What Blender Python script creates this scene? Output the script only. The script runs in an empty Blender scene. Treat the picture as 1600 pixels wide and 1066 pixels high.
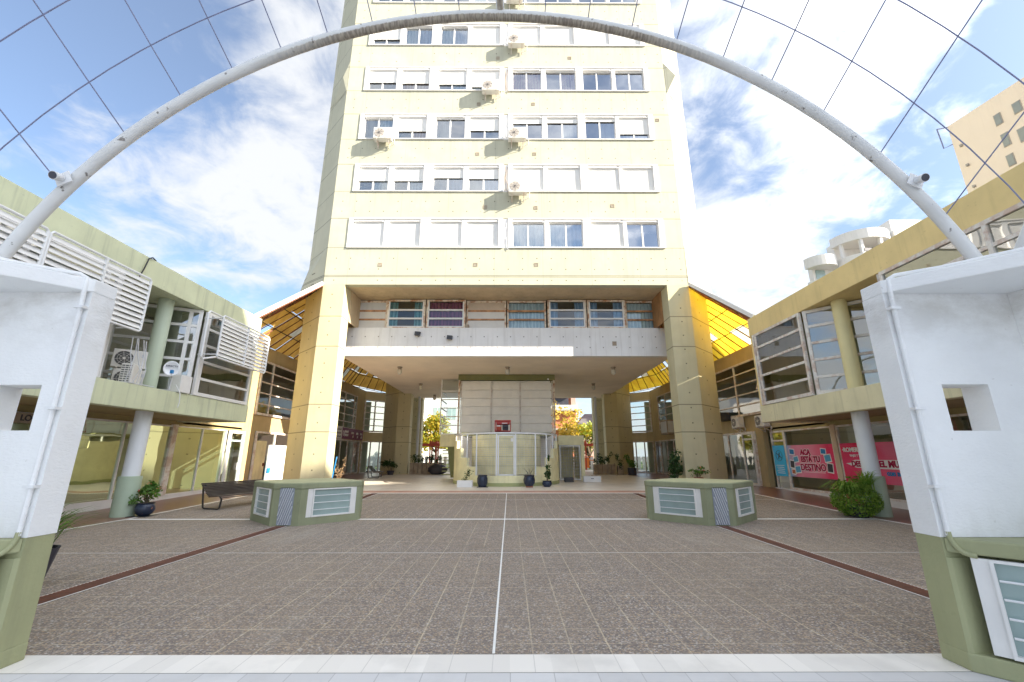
import bpy, bmesh, math, random
from mathutils import Vector, Matrix, noise
random.seed(7)
S = bpy.context.scene
R = math.radians
# ---------------------------------------------------------------- camera
cd = bpy.data.cameras.new('camera'); cam = bpy.data.objects.new('camera', cd); S.collection.objects.link(cam)
cd.sensor_width = 36; cd.sensor_fit = 'HORIZONTAL'; cd.lens = 670/1600*36; cd.clip_start = .05; cd.clip_end = 2000
cam.location = (0, 0, 1.6); cam.rotation_euler = (R(90+14.96), 0, R(-.25)); S.camera = cam
# ---------------------------------------------------------------- light
SUN_AZ, SUN_EL = 112.0, 29.0          # clockwise from +Y
sl = bpy.data.lights.new('sun', 'SUN'); so = bpy.data.objects.new('sun', sl); S.collection.objects.link(so)
sl.energy = 3.7; sl.angle = R(.5); sl.color = (1, .90, .74)
sd = Vector((math.sin(R(SUN_AZ))*math.cos(R(SUN_EL)), math.cos(R(SUN_AZ))*math.cos(R(SUN_EL)), math.sin(R(SUN_EL))))
so.rotation_euler = sd.to_track_quat('Z', 'Y').to_euler(); so.location = (40, -20, 60)
W = bpy.data.worlds.new('World'); S.world = W; W.use_nodes = True
nt = W.node_tree; nt.nodes.clear(); N = nt.nodes.new; L = nt.links.new
def wm(op, a, b=None, c=None):
    n = N('ShaderNodeMath'); n.operation = op
    for i, v in enumerate((a, b, c)):
        if v is None: continue
        if isinstance(v, (int, float)): n.inputs[i].default_value = v
        else: L(v, n.inputs[i])
    return n.outputs[0]
sky = N('ShaderNodeTexSky'); sky.sky_type = 'NISHITA'; sky.sun_disc = False
sky.sun_elevation = R(SUN_EL); sky.sun_rotation = R(SUN_AZ); sky.air_density = 1.0; sky.dust_density = .6; sky.ozone_density = 2.6
b1 = N('ShaderNodeBackground'); b1.inputs[1].default_value = .066; L(sky.outputs[0], b1.inputs[0])
b2 = N('ShaderNodeBackground'); b2.inputs[0].default_value = (.95, .97, 1, 1); b2.inputs[1].default_value = .315
tc = N('ShaderNodeTexCoord'); sp = N('ShaderNodeSeparateXYZ'); L(tc.outputs['Generated'], sp.inputs[0])
zz = wm('ADD', wm('MAXIMUM', sp.outputs[2], 0.0), .22)
cx = N('ShaderNodeCombineXYZ'); L(wm('DIVIDE', sp.outputs[0], zz), cx.inputs[0]); L(wm('DIVIDE', sp.outputs[1], zz), cx.inputs[1])
cx.inputs[2].default_value = 3.3
n1 = N('ShaderNodeTexNoise'); n1.inputs['Scale'].default_value = 1.15; n1.inputs['Detail'].default_value = 9; n1.inputs['Roughness'].default_value = .56; n1.inputs['Distortion'].default_value = .25
L(cx.outputs[0], n1.inputs['Vector'])
n2 = N('ShaderNodeTexNoise'); n2.inputs['Scale'].default_value = 6.5; n2.inputs['Detail'].default_value = 7; n2.inputs['Roughness'].default_value = .6; n2.inputs['Distortion'].default_value = .4
L(cx.outputs[0], n2.inputs['Vector'])
mixv = wm('ADD', wm('MULTIPLY', n1.outputs[0], .68), wm('MULTIPLY', n2.outputs[0], .32))
cr = N('ShaderNodeValToRGB'); cr.color_ramp.elements[0].position = .445; cr.color_ramp.elements[1].position = .585
cr.color_ramp.elements[0].color = (.12,.12,.12,1)
cr.color_ramp.interpolation = 'EASE'; L(mixv, cr.inputs[0])
hz = wm('MINIMUM', wm('ADD', cr.outputs[0], wm('MULTIPLY', wm('SUBTRACT', .25, wm('MINIMUM', sp.outputs[2], .25)), 1.6)), 1.0)
# clouds are brighter towards the sun, which stands outside the picture
dp = N('ShaderNodeVectorMath'); dp.operation = 'DOT_PRODUCT'; L(tc.outputs['Generated'], dp.inputs[0]); dp.inputs[1].default_value = tuple(sd)
gl_ = wm('POWER', wm('MAXIMUM', dp.outputs['Value'], 0.0), 3.0)
L(wm('MULTIPLY', wm('ADD', wm('MULTIPLY', gl_, 5.0), 1.0), .262), b2.inputs[1])
ms = N('ShaderNodeMixShader'); L(wm('MULTIPLY', hz, .96), ms.inputs[0]); L(b1.outputs[0], ms.inputs[1]); L(b2.outputs[0], ms.inputs[2])
wo = N('ShaderNodeOutputWorld'); L(ms.outputs[0], wo.inputs[0])
S.view_settings.view_transform = 'Standard'; S.view_settings.look = 'None'; S.view_settings.gamma = 1
S.view_settings.exposure = 2.0
S.render.engine = 'CYCLES'
try: S.cycles.max_bounces = 8; S.cycles.transparent_max_bounces = 12
except Exception: pass
# ---------------------------------------------------------------- materials
M = {}
class NT:
    def __init__(s, m):
        m.use_nodes = True; s.t = m.node_tree; s.t.nodes.clear()
        s.out = s.n('ShaderNodeOutputMaterial'); s._pos = None
    def n(s, ty, **k):
        x = s.t.nodes.new(ty)
        for a, b in k.items(): setattr(x, a, b)
        return x
    def l(s, a, b): s.t.links.new(a, b)
    def m(s, op, a, b=None, c=None):
        n = s.n('ShaderNodeMath', operation=op)
        for i, v in enumerate((a, b, c)):
            if v is None: continue
            if isinstance(v, (int, float)): n.inputs[i].default_value = v
            else: s.l(v, n.inputs[i])
        return n.outputs[0]
    def pos(s):
        if s._pos is None:
            g = s.n('ShaderNodeNewGeometry'); s._pos = g.outputs['Position']
        return s._pos
    def xyz(s):
        q = s.n('ShaderNodeSeparateXYZ'); s.l(s.pos(), q.inputs[0]); return q.outputs
    def noise(s, scale, sc=(1, 1, 1), det=4, rough=.55):
        mp = s.n('ShaderNodeMapping'); mp.inputs['Scale'].default_value = sc; s.l(s.pos(), mp.inputs[0])
        n = s.n('ShaderNodeTexNoise'); n.inputs['Scale'].default_value = scale; n.inputs['Detail'].default_value = det; n.inputs['Roughness'].default_value = rough
        s.l(mp.outputs[0], n.inputs['Vector']); return n.outputs[0]
    def ramp(s, v, a, b):
        r = s.n('ShaderNodeMapRange'); r.inputs[1].default_value = a; r.inputs[2].default_value = b; s.l(v, r.inputs[0]); return r.outputs[0]
    def mix(s, f, a, b):
        n = s.n('ShaderNodeMix', data_type='RGBA')
        if isinstance(f, (int, float)): n.inputs[0].default_value = f
        else: s.l(f, n.inputs[0])
        for i, v in ((6, a), (7, b)):
            if isinstance(v, tuple): n.inputs[i].default_value = v+(1,) if len(v) == 3 else v
            else: s.l(v, n.inputs[i])
        return n.outputs[2]
    def bsdf(s, col, rough=.7, metal=0, bump=None, bs=.2, bd=.02):
        b = s.n('ShaderNodeBsdfPrincipled')
        if isinstance(col, tuple): b.inputs['Base Color'].default_value = col+(1,)
        else: s.l(col, b.inputs['Base Color'])
        if isinstance(rough, (int, float)): b.inputs['Roughness'].default_value = rough
        else: s.l(rough, b.inputs['Roughness'])
        b.inputs['Metallic'].default_value = metal
        if bump is not None:
            bm_ = s.n('ShaderNodeBump'); bm_.inputs['Strength'].default_value = bs; bm_.inputs['Distance'].default_value = bd
            s.l(bump, bm_.inputs['Height']); s.l(bm_.outputs[0], b.inputs['Normal'])
        s.l(b.outputs[0], s.out.inputs[0]); return b
def sc(c, k): return tuple(min(1, x*k) for x in c)
def mat(name, col, rough=.7, var=.12, scale=2.0, streak=0, dirt=(.12, .11, .08), metal=0, bump=.15, fine=40, rust=0, spots=0):
    m = bpy.data.materials.new(name); t = NT(m); M[name] = m
    c = t.mix(t.ramp(t.noise(scale), .3, .7), sc(col, 1-var), sc(col, 1+var))
    if streak:
        f = t.m('MULTIPLY', t.ramp(t.noise(1, (5.5, 5.5, .35), 5, .65), .52, .78), streak); c = t.mix(f, c, dirt)
    if spots:
        f = t.m('MULTIPLY', t.ramp(t.noise(9, det=3), .66, .74), spots); c = t.mix(f, c, dirt)
    if rust:
        f = t.m('MULTIPLY', t.ramp(t.noise(3.1, (1, 1, 1), 6, .7), .46, .60), rust); c = t.mix(f, c, (.42, .16, .05))
    t.bsdf(c, rough, metal, t.noise(fine, det=3) if bump else None, bump, .01)
    return m
def flat(name, col, rough=.5, metal=0, var=.04):
    return mat(name, col, rough, var, 3, bump=0, metal=metal)
TC = (.52, .51, .39)
def tower_mat(name, col, pillar=False):
    m = bpy.data.materials.new(name); t = NT(m); M[name] = m
    x, y, z = t.xyz()
    c = t.mix(t.ramp(t.noise(.9), .3, .7), sc(col, .93), sc(col, 1.05))
    c = t.mix(t.m('MULTIPLY', t.ramp(t.noise(1, (3.5, 3.5, .25), 5, .6), .54, .78), .22), c, sc(col, .5))
    sn = t.n('ShaderNodeVectorMath', operation='SNAP'); sn.inputs[1].default_value = (2.4, 50, 3.2); t.l(t.pos(), sn.inputs[0])
    wn = t.n('ShaderNodeTexWhiteNoise'); t.l(sn.outputs[0], wn.inputs[0]); c = t.mix(t.m('MULTIPLY', wn.outputs[0], .16), c, (.42, .45, .33))
    c = t.mix(t.m('MULTIPLY', t.ramp(t.noise(.45, det=6, rough=.65), .55, .7), .16), c, (.72, .68, .55))
    def near(v, a, w): return t.m('LESS_THAN', t.m('ABSOLUTE', t.m('SUBTRACT', v, a)), w)
    if pillar:
        j = None
        for a in (8.03, 6.55, 3.84, 2.62):
            k = near(z, a, .022); j = k if j is None else t.m('MAXIMUM', j, k)
        fz = t.m('MULTIPLY', t.m('FRACT', t.m('DIVIDE', z, .68)), .68)
        d = None
        for a in (-8.62, -9.85, 8.2, 9.4):
            k = near(x, a, .03); d = k if d is None else t.m('MAXIMUM', d, k)
        d = t.m('MULTIPLY', d, near(fz, .3, .03))
    else:
        zf = t.m('MULTIPLY', t.m('FRACT', t.m('DIVIDE', t.m('SUBTRACT', z, 11.61-3.2), 3.2)), 3.2)
        j = t.m('MAXIMUM', t.m('MAXIMUM', near(zf, .0, .03), near(zf, 1.65, .022)), near(z, 10.13, .02))
        vx = t.m('FRACT', t.m('DIVIDE', t.m('ADD', x, 20.0), 2.4)); j2 = t.m('MULTIPLY', t.m('LESS_THAN', vx, .009), .4)
        j = t.m('MAXIMUM', j, j2)
        fx = t.m('MULTIPLY', t.m('FRACT', t.m('DIVIDE', t.m('ADD', t.m('ADD', x, y), 20), .71)), .71)
        zz_ = t.m('MAXIMUM', t.m('MAXIMUM', near(zf, 2.06, .03), near(zf, 2.64, .03)), near(z, 9.88, .03))
        sill = t.m('MULTIPLY', t.ramp(zf, 2.1, 3.2), t.ramp(t.noise(1, (7, 7, .5), 4, .7), .5, .72)); c = t.mix(t.m('MULTIPLY', sill, .3), c, sc(col, .45))
        d = t.m('MULTIPLY', near(fx, .35, .03), zz_)
        d = t.m('MULTIPLY', d, t.ramp(t.noise(1.7), .38, .5))
    c = t.mix(t.m('MULTIPLY', j, .75), c, sc(col, .28)); c = t.mix(t.m('MULTIPLY', d, .8), c, (.10, .09, .06))
    h = t.m('SUBTRACT', t.noise(22, det=5), t.m('MULTIPLY', j, 2.0))
    t.bsdf(c, .8, 0, h, .25, .012)
tower_mat('tower_paint', TC); tower_mat('pillar_paint', (.62, .565, .36), True)
mat('wing_paint_left', (.64, .67, .46), .8, .08, 1.3, streak=.45, dirt=(.22, .25, .2), spots=.2)
mat('wing_paint_right', (.80, .63, .30), .8, .08, 1.3, streak=.25, dirt=(.34, .27, .12), spots=.25)
mat('wing_slab_right', (.74, .69, .46), .8, .08, 1.3, streak=.5, dirt=(.34, .33, .2), spots=.3)
mat('ring_paint', (.52, .41, .22), .8, .1, 1.1, streak=.3, dirt=(.2, .15, .08))
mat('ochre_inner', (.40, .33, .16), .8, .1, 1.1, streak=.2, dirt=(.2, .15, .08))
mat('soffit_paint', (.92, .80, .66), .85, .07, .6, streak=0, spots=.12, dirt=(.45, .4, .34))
mat('recess_paint', (.60, .47, .30), .85, .12, 1.2, streak=.35, dirt=(.25, .16, .09))
def white_wall():
    m = bpy.data.materials.new('white_wall'); t = NT(m); M['white_wall'] = m; x, y, z = t.xyz()
    c = t.mix(t.ramp(t.noise(1.5, det=6), .3, .7), (.82, .83, .84), (.88, .89, .89))
    up = t.m('MULTIPLY', t.ramp(z, 2.45, 3.08), t.m('SUBTRACT', 1, t.ramp(z, 3.085, 3.09)))
    f = t.m('MULTIPLY', t.ramp(t.noise(2.2, (1, 1, 1.6), 6, .65), .42, .66), t.m('ADD', t.m('MULTIPLY', up, .42), .05))
    c = t.mix(f, c, (.36, .33, .28))
    lo = t.m('MULTIPLY', t.m('SUBTRACT', 1, t.ramp(z, .95, 1.25)), t.ramp(t.noise(5, (1, 1, .4), 5), .45, .7)); c = t.mix(t.m('MULTIPLY', lo, .35), c, (.5, .48, .44))
    c = t.mix(t.m('MULTIPLY', t.ramp(t.noise(17, det=2), .735, .76), .3), c, (.45, .43, .4))
    h = t.m('ADD', t.noise(26, (1, 1, 2), 4), t.m('MULTIPLY', t.noise(3, det=3), 1.5)); t.bsdf(c, .8, 0, h, .4, .012)
white_wall()
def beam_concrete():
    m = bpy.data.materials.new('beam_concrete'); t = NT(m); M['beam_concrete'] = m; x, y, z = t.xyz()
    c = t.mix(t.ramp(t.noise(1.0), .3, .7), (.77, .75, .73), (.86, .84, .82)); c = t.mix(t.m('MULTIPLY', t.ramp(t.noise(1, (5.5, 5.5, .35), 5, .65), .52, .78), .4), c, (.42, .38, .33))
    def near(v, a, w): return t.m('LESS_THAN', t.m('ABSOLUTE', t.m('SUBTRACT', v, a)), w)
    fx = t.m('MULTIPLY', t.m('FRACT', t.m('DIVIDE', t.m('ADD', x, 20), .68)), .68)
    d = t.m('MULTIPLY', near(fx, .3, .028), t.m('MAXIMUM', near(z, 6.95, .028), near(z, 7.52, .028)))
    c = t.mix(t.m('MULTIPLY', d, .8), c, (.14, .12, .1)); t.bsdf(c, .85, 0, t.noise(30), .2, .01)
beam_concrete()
mat('gate_olive', (.36, .37, .21), .7, .11, 1.6, streak=.35, spots=.15, dirt=(.15, .17, .11), bump=.3, fine=30)
mat('box_olive', (.28, .30, .185), .7, .10, 1.8, streak=.4, spots=.3, dirt=(.15, .17, .11), bump=.25, fine=30)
mat('box_top', (.42, .43, .26), .75, .08, 1.8, bump=.3)
mat('drum_olive', (.38, .46, .35), .7, .07, 1.6, streak=.2)
mat('column_white', (.74, .77, .80), .6, .04, 1.2, streak=.12, dirt=(.5, .5, .45))
mat('column_left_up', (.56, .64, .50), .6, .06, 1.2, streak=.3, dirt=(.3, .36, .3))
mat('column_right_up', (.78, .70, .38), .6, .05, 1.2, streak=.15)
mat('frame_white', (.80, .79, .77), .45, .05, 3, bump=.04)
mat('frame_rusty', (.82, .72, .58), .6, .08, 3, rust=.85, bump=.1)
mat('frame_stained', (.78, .75, .70), .55, .06, 2, rust=.45, bump=.06)
mat('shutter_white', (.83, .82, .79), .5, .03, 3, bump=.03)
flat('metal_white', (.78, .79, .80), .35); flat('louvre_white', (.80, .79, .78), .45)
def archm():
    m = bpy.data.materials.new('arch_tube'); t = NT(m); M['arch_tube'] = m
    x, y, z = t.xyz(); c = t.mix(t.ramp(t.noise(4), .3, .7), (.66, .67, .67), (.75, .76, .76))
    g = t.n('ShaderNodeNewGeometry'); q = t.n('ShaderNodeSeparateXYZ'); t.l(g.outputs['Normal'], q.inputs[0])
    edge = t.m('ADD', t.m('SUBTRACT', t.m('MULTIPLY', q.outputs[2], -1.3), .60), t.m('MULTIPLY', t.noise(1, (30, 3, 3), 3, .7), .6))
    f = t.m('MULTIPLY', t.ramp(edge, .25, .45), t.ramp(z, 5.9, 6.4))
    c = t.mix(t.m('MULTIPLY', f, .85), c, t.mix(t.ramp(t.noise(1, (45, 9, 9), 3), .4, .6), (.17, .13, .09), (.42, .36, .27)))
    c = t.mix(t.m('MULTIPLY', t.ramp(t.noise(9, det=3), .68, .73), .8), c, (.12, .1, .09))
    t.bsdf(c, .4)
archm()
mat('cable', (.22, .24, .38), .4, .1, 8, bump=0, metal=.2)
flat('black_metal', (.025, .026, .03), .4); flat('dark_plastic', (.05, .05, .055), .5); flat('ac_white', (.76, .74, .70), .45)
flat('ac_dark', (.10, .10, .105), .6); flat('fan_light', (.62, .56, .50), .6); mat('rust_bar', (.52, .27, .13), .8, .5, 3); flat('pot_blue', (.018, .028, .055), .25, var=.3); mat('terracotta', (.36, .15, .09), .8, .2, 6)
mat('pot_chipped', (.02, .03, .06), .3, .3, 4, spots=.9, dirt=(.36, .16, .10)); mat('soil', (.06, .045, .03), .95, .3, 12)
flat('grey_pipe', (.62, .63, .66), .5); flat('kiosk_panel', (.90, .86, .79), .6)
mat('kiosk_olive', (.24, .24, .10), .8, .1, 1.2, streak=.2)
mat('kiosk_curve', (.80, .75, .46), .8, .14, 1.5, streak=.3, dirt=(.35, .33, .2))
mat('olive_plinth', (.36, .38, .18), .8, .1, 1.5)
mat('plywood', (.38, .20, .08), .8, .25, 1.5, streak=.4, dirt=(.14, .07, .03))
mat('tan_panel', (.62, .50, .38), .7, .1, 2)
flat('red_paint', (.50, .05, .05), .45); flat('rust_red', (.42, .06, .03), .6); flat('orange_paint', (.75, .22, .04), .5)
mat('stone_tile', (.38, .31, .24), .8, .25, 3, streak=.3)
flat('sign_purple', (.20, .045, .13), .4); flat('sign_white', (.74, .71, .66), .5); flat('ink_grey', (.25, .2, .2), .6)
flat('ink_white', (.88, .87, .88), .5); flat('snap_sky', (.10, .38, .62), .5); flat('ink_crimson', (.42, .0, .07), .5); flat('ink_blue', (.02, .22, .52), .5); flat('ink_dark', (.05, .05, .07), .5)
mat('grate_rust', (.20, .075, .045), .8, .3, 9)
flat('pane_grey', (.24, .27, .28), .15); flat('lamp_glass', (.75, .70, .58), .2); flat('flower_red', (.65, .01, .03), .5); flat('wood_grey', (.10, .085, .075), .6, var=.25)
mat('bark', (.11, .08, .055), .9, .3, 7)
mat('bg_grey', (.62, .63, .64), .8, .05, .3, streak=.2); mat('bg_white', (.74, .72, .69), .8, .04, .3, streak=.15)
mat('bg_peach', (.86, .74, .62), .85, .04, .15, streak=.10, dirt=(.5, .38, .27)); mat('bg_brick', (.50, .17, .09), .85, .2, 2); mat('bg_slab', (.40, .37, .34), .85, .1, .5)
mat('bg_roof', (.12, .12, .13), .8, .2, 2); mat('bg_pink', (.52, .36, .31), .8, .08, .5)
mat('room_dark', (.16, .15, .13), .9, .2, .8); mat('room_cream', (.62, .60, .45), .9, .1, .8)
mat('city_ground', (.16, .155, .15), .9, .1, .5); mat('grass_far', (.08, .12, .03), .95, .3, 1)
# louvre vent with diagonal ribs
def ribs():
    m = bpy.data.materials.new('vent_ribs'); t = NT(m); M['vent_ribs'] = m
    t.bsdf((.66, .68, .72), .35, .3)
ribs(); flat('vent_back', (.30, .33, .39), .5)
def leafmat(name, a, b, tr=.35):
    m = bpy.data.materials.new(name); t = NT(m); M[name] = m
    w = t.n('ShaderNodeTexWhiteNoise', noise_dimensions='3D')
    q = t.n('ShaderNodeVectorMath', operation='SNAP'); q.inputs[1].default_value = (.07, .07, .07); t.l(t.pos(), q.inputs[0]); t.l(q.outputs[0], w.inputs[0])
    c = t.mix(w.outputs[0], a, b)
    b1_ = t.n('ShaderNodeBsdfPrincipled'); t.l(c, b1_.inputs['Base Color']); b1_.inputs['Roughness'].default_value = .55
    b2_ = t.n('ShaderNodeBsdfTranslucent'); t.l(c, b2_.inputs[0])
    mx = t.n('ShaderNodeMixShader'); mx.inputs[0].default_value = tr; t.l(b1_.outputs[0], mx.inputs[1]); t.l(b2_.outputs[0], mx.inputs[2]); t.l(mx.outputs[0], t.out.inputs[0])
leafmat('leaf_green', (.06, .15, .02), (.17, .32, .05)); leafmat('leaf_dark', (.02, .06, .015), (.06, .13, .03))
leafmat('leaf_yellow', (.30, .24, .02), (.62, .46, .03), .5); leafmat('leaf_autumn', (.60, .42, .06), (.80, .62, .18), .5)
leafmat('leaf_lime', (.22, .30, .04), (.42, .48, .07), .4); leafmat('leaf_dry', (.40, .26, .13), (.62, .45, .28)); leafmat('leaf_fern', (.10, .24, .02), (.32, .46, .08), .45)
def glass(name, tint, refl=.16, clear=.75, rough=.02, gc=(.95, .97, 1)):
    m = bpy.data.materials.new(name); t = NT(m); M[name] = m
    tr = t.n('ShaderNodeBsdfTransparent'); tr.inputs[0].default_value = sc(tint, clear)+(1,)
    gl = t.n('ShaderNodeBsdfGlossy'); gl.inputs[0].default_value = gc+(1,); gl.inputs['Roughness'].default_value = rough
    bp = t.n('ShaderNodeBump'); bp.inputs['Strength'].default_value = .06; bp.inputs['Distance'].default_value = .05; t.l(t.noise(1.3, det=1), bp.inputs['Height']); t.l(bp.outputs[0], gl.inputs['Normal'])
    fr = t.n('ShaderNodeFresnel'); fr.inputs[0].default_value = 1.5
    f = t.m('MINIMUM', t.m('ADD', fr.outputs[0], refl), 1.0)
    mx = t.n('ShaderNodeMixShader'); t.l(f, mx.inputs[0]); t.l(tr.outputs[0], mx.inputs[1]); t.l(gl.outputs[0], mx.inputs[2]); t.l(mx.outputs[0], t.out.inputs[0])
glass('pane_clear', (.8, .9, .92), .05, .95); glass('pane_tower', (.8, .9, .92), .34, .9); glass('pane_shop', (.70, .88, .66), .52, .8, gc=(.90, 1, .78)); glass('pane_wing', (.80, .88, .80), .24, .9)
def frosted(name, col):
    m = bpy.data.materials.new(name); t = NT(m); M[name] = m
    t.bsdf(t.mix(t.ramp(t.noise(2), .3, .7), sc(col, .85), sc(col, 1.1)), .12, 0)
frosted('pane_frosted', (.34, .44, .43))
def curtain(name, a, b, fq=60):
    m = bpy.data.materials.new(name); t = NT(m); M[name] = m
    x, y, z = t.xyz()
    s_ = t.m('SINE', t.m('MULTIPLY', t.m('ADD', t.m('ADD', x, y), t.m('MULTIPLY', t.noise(1.5), .25)), fq))
    t.bsdf(t.mix(t.ramp(s_, -1, 1), a, b), .9, 0)
curtain('curtain_white', (.55, .62, .64), (.88, .90, .88), 34); curtain('curtain_blue', (.22, .36, .52), (.42, .58, .74), 30)
curtain('curtain_teal', (.10, .30, .30), (.30, .60, .58), 34); curtain('curtain_wine', (.22, .03, .09), (.40, .07, .16), 34)
curtain('curtain_orange', (.45, .18, .05), (.80, .55, .40), 36); curtain('curtain_red', (.30, .04, .03), (.70, .35, .22), 40); curtain('curtain_beige', (.60, .54, .48), (.70, .64, .58), 14)
# ground paving: exposed pebble aggregate slabs with pale joints
def pebble():
    m = bpy.data.materials.new('pebble_paving'); t = NT(m); M['pebble_paving'] = m
    x, y, z = t.xyz()
    v = t.n('ShaderNodeTexVoronoi'); v.inputs['Scale'].default_value = 62; t.l(t.pos(), v.inputs['Vector'])
    hs = t.n('ShaderNodeSeparateXYZ'); t.l(v.outputs['Color'], hs.inputs[0])
    r = t.n('ShaderNodeValToRGB'); t.l(hs.outputs[0], r.inputs[0]); e = r.color_ramp.elements
    e[0].position = 0; e[0].color = (.12, .105, .10, 1); e[1].position = 1; e[1].color = (.62, .58, .54, 1)
    for p, c in ((.28, (.15, .135, .14, 1)), (.45, (.27, .19, .14, 1)), (.62, (.26, .235, .225, 1)), (.78, (.50, .36, .22, 1)), (.93, (.46, .43, .41, 1))):
        q = e.new(p); q.color = c
    c = t.mix(t.m('MULTIPLY', t.ramp(v.outputs['Distance'], .3, .75), .5), r.outputs[0], (.23, .195, .16))
    c = t.mix(t.ramp(t.noise(.35, det=5), .35, .7), c, t.mix(.3, c, (.33, .29, .25)))
    P = 1/3
    def jl(w, off):
        f = t.m('FRACT', t.m('ADD', t.m('DIVIDE', t.m('ADD', w, off), P), 100))
        return t.m('LESS_THAN', t.m('MINIMUM', f, t.m('SUBTRACT', 1, f)), .021)
    jx = t.m('MULTIPLY', jl(x, .14), t.ramp(t.noise(1.1, (1.6, .5, 1), 5, .65), .34, .56))
    jy = t.m('MULTIPLY', jl(y, 0), t.ramp(t.noise(1.3, (.5, 1.6, 1), 5, .65), .41, .60))
    j = t.m('MULTIPLY', t.m('MAXIMUM', jx, jy), t.ramp(t.noise(30, det=2), .25, .55))
    c = t.mix(t.m('MULTIPLY', t.ramp(t.noise(.55, det=4), .42, .68), .35), c, sc((.30, .235, .17), 1.0))
    c = t.mix(t.m('MULTIPLY', j, .75), c, (.66, .56, .40))
    sn = t.n('ShaderNodeVectorMath', operation='SNAP'); sn.inputs[1].default_value = (P, P, 10); t.l(t.pos(), sn.inputs[0]); wn = t.n('ShaderNodeTexWhiteNoise'); t.l(sn.outputs[0], wn.inputs[0])
    c = t.mix(t.m('MULTIPLY', wn.outputs[0], .22), c, t.mix(.6, c, (.15, .135, .12)))
    c = t.mix(t.m('MULTIPLY', t.ramp(t.noise(.8, det=6, rough=.7), .56, .74), .35), c, (.13, .115, .10))
    c = t.mix(t.m('MULTIPLY', t.ramp(t.noise(.5, (1, .35, 1), 5, .7), .58, .72), .30), c, (.50, .46, .40))
    # white specks of litter and lime
    c = t.mix(t.ramp(t.noise(14, det=2), .755, .78), c, (.5, .5, .5))
    t.bsdf(c, .75, 0, v.outputs['Distance'], .5, .008)
pebble()
def tiles(name, col, px, py, ox=0, oy=0, jc=.6, rough=.5, w=.012, var=.06):
    m = bpy.data.materials.new(name); t = NT(m); M[name] = m
    x, y, z = t.xyz()
    def jl(q, P, o):
        f = t.m('FRACT', t.m('ADD', t.m('DIVIDE', t.m('ADD', q, o), P), 100)); return t.m('LESS_THAN', f, w/P)
    j = t.m('MAXIMUM', jl(x, px, ox), jl(y, py, oy))
    sn = t.n('ShaderNodeVectorMath', operation='SNAP'); sn.inputs[1].default_value = (px, py, 10); t.l(t.pos(), sn.inputs[0])
    wn = t.n('ShaderNodeTexWhiteNoise'); t.l(sn.outputs[0], wn.inputs[0])
    c = t.mix(wn.outputs[0], sc(col, 1-var), sc(col, 1+var)); c = t.mix(t.ramp(t.noise(1.4, det=6), .5, .75), c, sc(col, .8))
    c = t.mix(j, c, sc(col, jc)); t.bsdf(c, rough, 0, t.noise(60, det=2), .1, .004)
tiles('white_kerb_tile', (.84, .81, .76), .333, 5, .14, 1.2, .78, w=.007); tiles('grey_sidewalk', (.64, .64, .645), .333, .333, .0, .0, .75, .7, w=.008)
tiles('beige_tile', (.74, .67, .57), .5, .5, 0, 0, .85, .35); tiles('red_tile', (.23, .10, .075), .2, .2, 0, 0, .85, .3)
tiles('pink_tile', (.50, .27, .20), .5, .5, 0, 0, .85, .5); mat('white_line', (.84, .84, .82), .7, .05, 8, spots=.4, dirt=(.3, .28, .26), bump=.05)
def canopy_mat(name, col, tr):
    m = bpy.data.materials.new(name); t = NT(m); M[name] = m
    x, y, z = t.xyz()
    s_ = t.m('SINE', t.m('MULTIPLY', y, 62))
    c = t.mix(t.ramp(t.noise(1.2, (1, 2, 1)), .3, .7), sc(col, .8), sc(col, 1.15)); c = t.mix(t.m('MULTIPLY', t.ramp(s_, 0, 1), .3), c, sc(col, .55))
    a = t.n('ShaderNodeBsdfDiffuse'); t.l(c, a.inputs[0]); b = t.n('ShaderNodeBsdfTranslucent'); t.l(c, b.inputs[0])
    mx = t.n('ShaderNodeMixShader'); mx.inputs[0].default_value = tr; t.l(a.outputs[0], mx.inputs[1]); t.l(b.outputs[0], mx.inputs[2]); t.l(mx.outputs[0], t.out.inputs[0])
canopy_mat('canopy_left', (.92, .66, .27), .6); canopy_mat('canopy_right', (1.0, .74, .19), .75); canopy_mat('canopy_pale', (.92, .88, .76), .7)
def banner_mat():
    m = bpy.data.materials.new('banner_print'); t = NT(m); M['banner_print'] = m
    x, y, z = t.xyz()
    k = t.ramp(t.m('ADD', y, t.m('MULTIPLY', t.noise(1.2), 1.2)), 18.4, 20.0)
    c = t.mix(t.ramp(t.noise(.9, det=6), .4, .75), (.80, .01, .10), (.85, .10, .25))
    pk = t.m('MULTIPLY', t.m('MULTIPLY', t.ramp(y, 16.4, 17.3), t.m('SUBTRACT', 1, t.ramp(y, 18.1, 18.6))), .55); c = t.mix(pk, c, (.90, .45, .62)); k2 = t.m('SUBTRACT', 1, t.ramp(y, 13.2, 14.6)); c = t.mix(t.m('MULTIPLY', k2, .45), c, (.72, .40, .55))
    c = t.mix(t.m('MULTIPLY', t.ramp(k, 0, .5), .8), c, (.75, .42, .58)); c = t.mix(t.ramp(k, .35, .8), c, (.03, .50, .85))
    t.bsdf(c, .45)
banner_mat()
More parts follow.
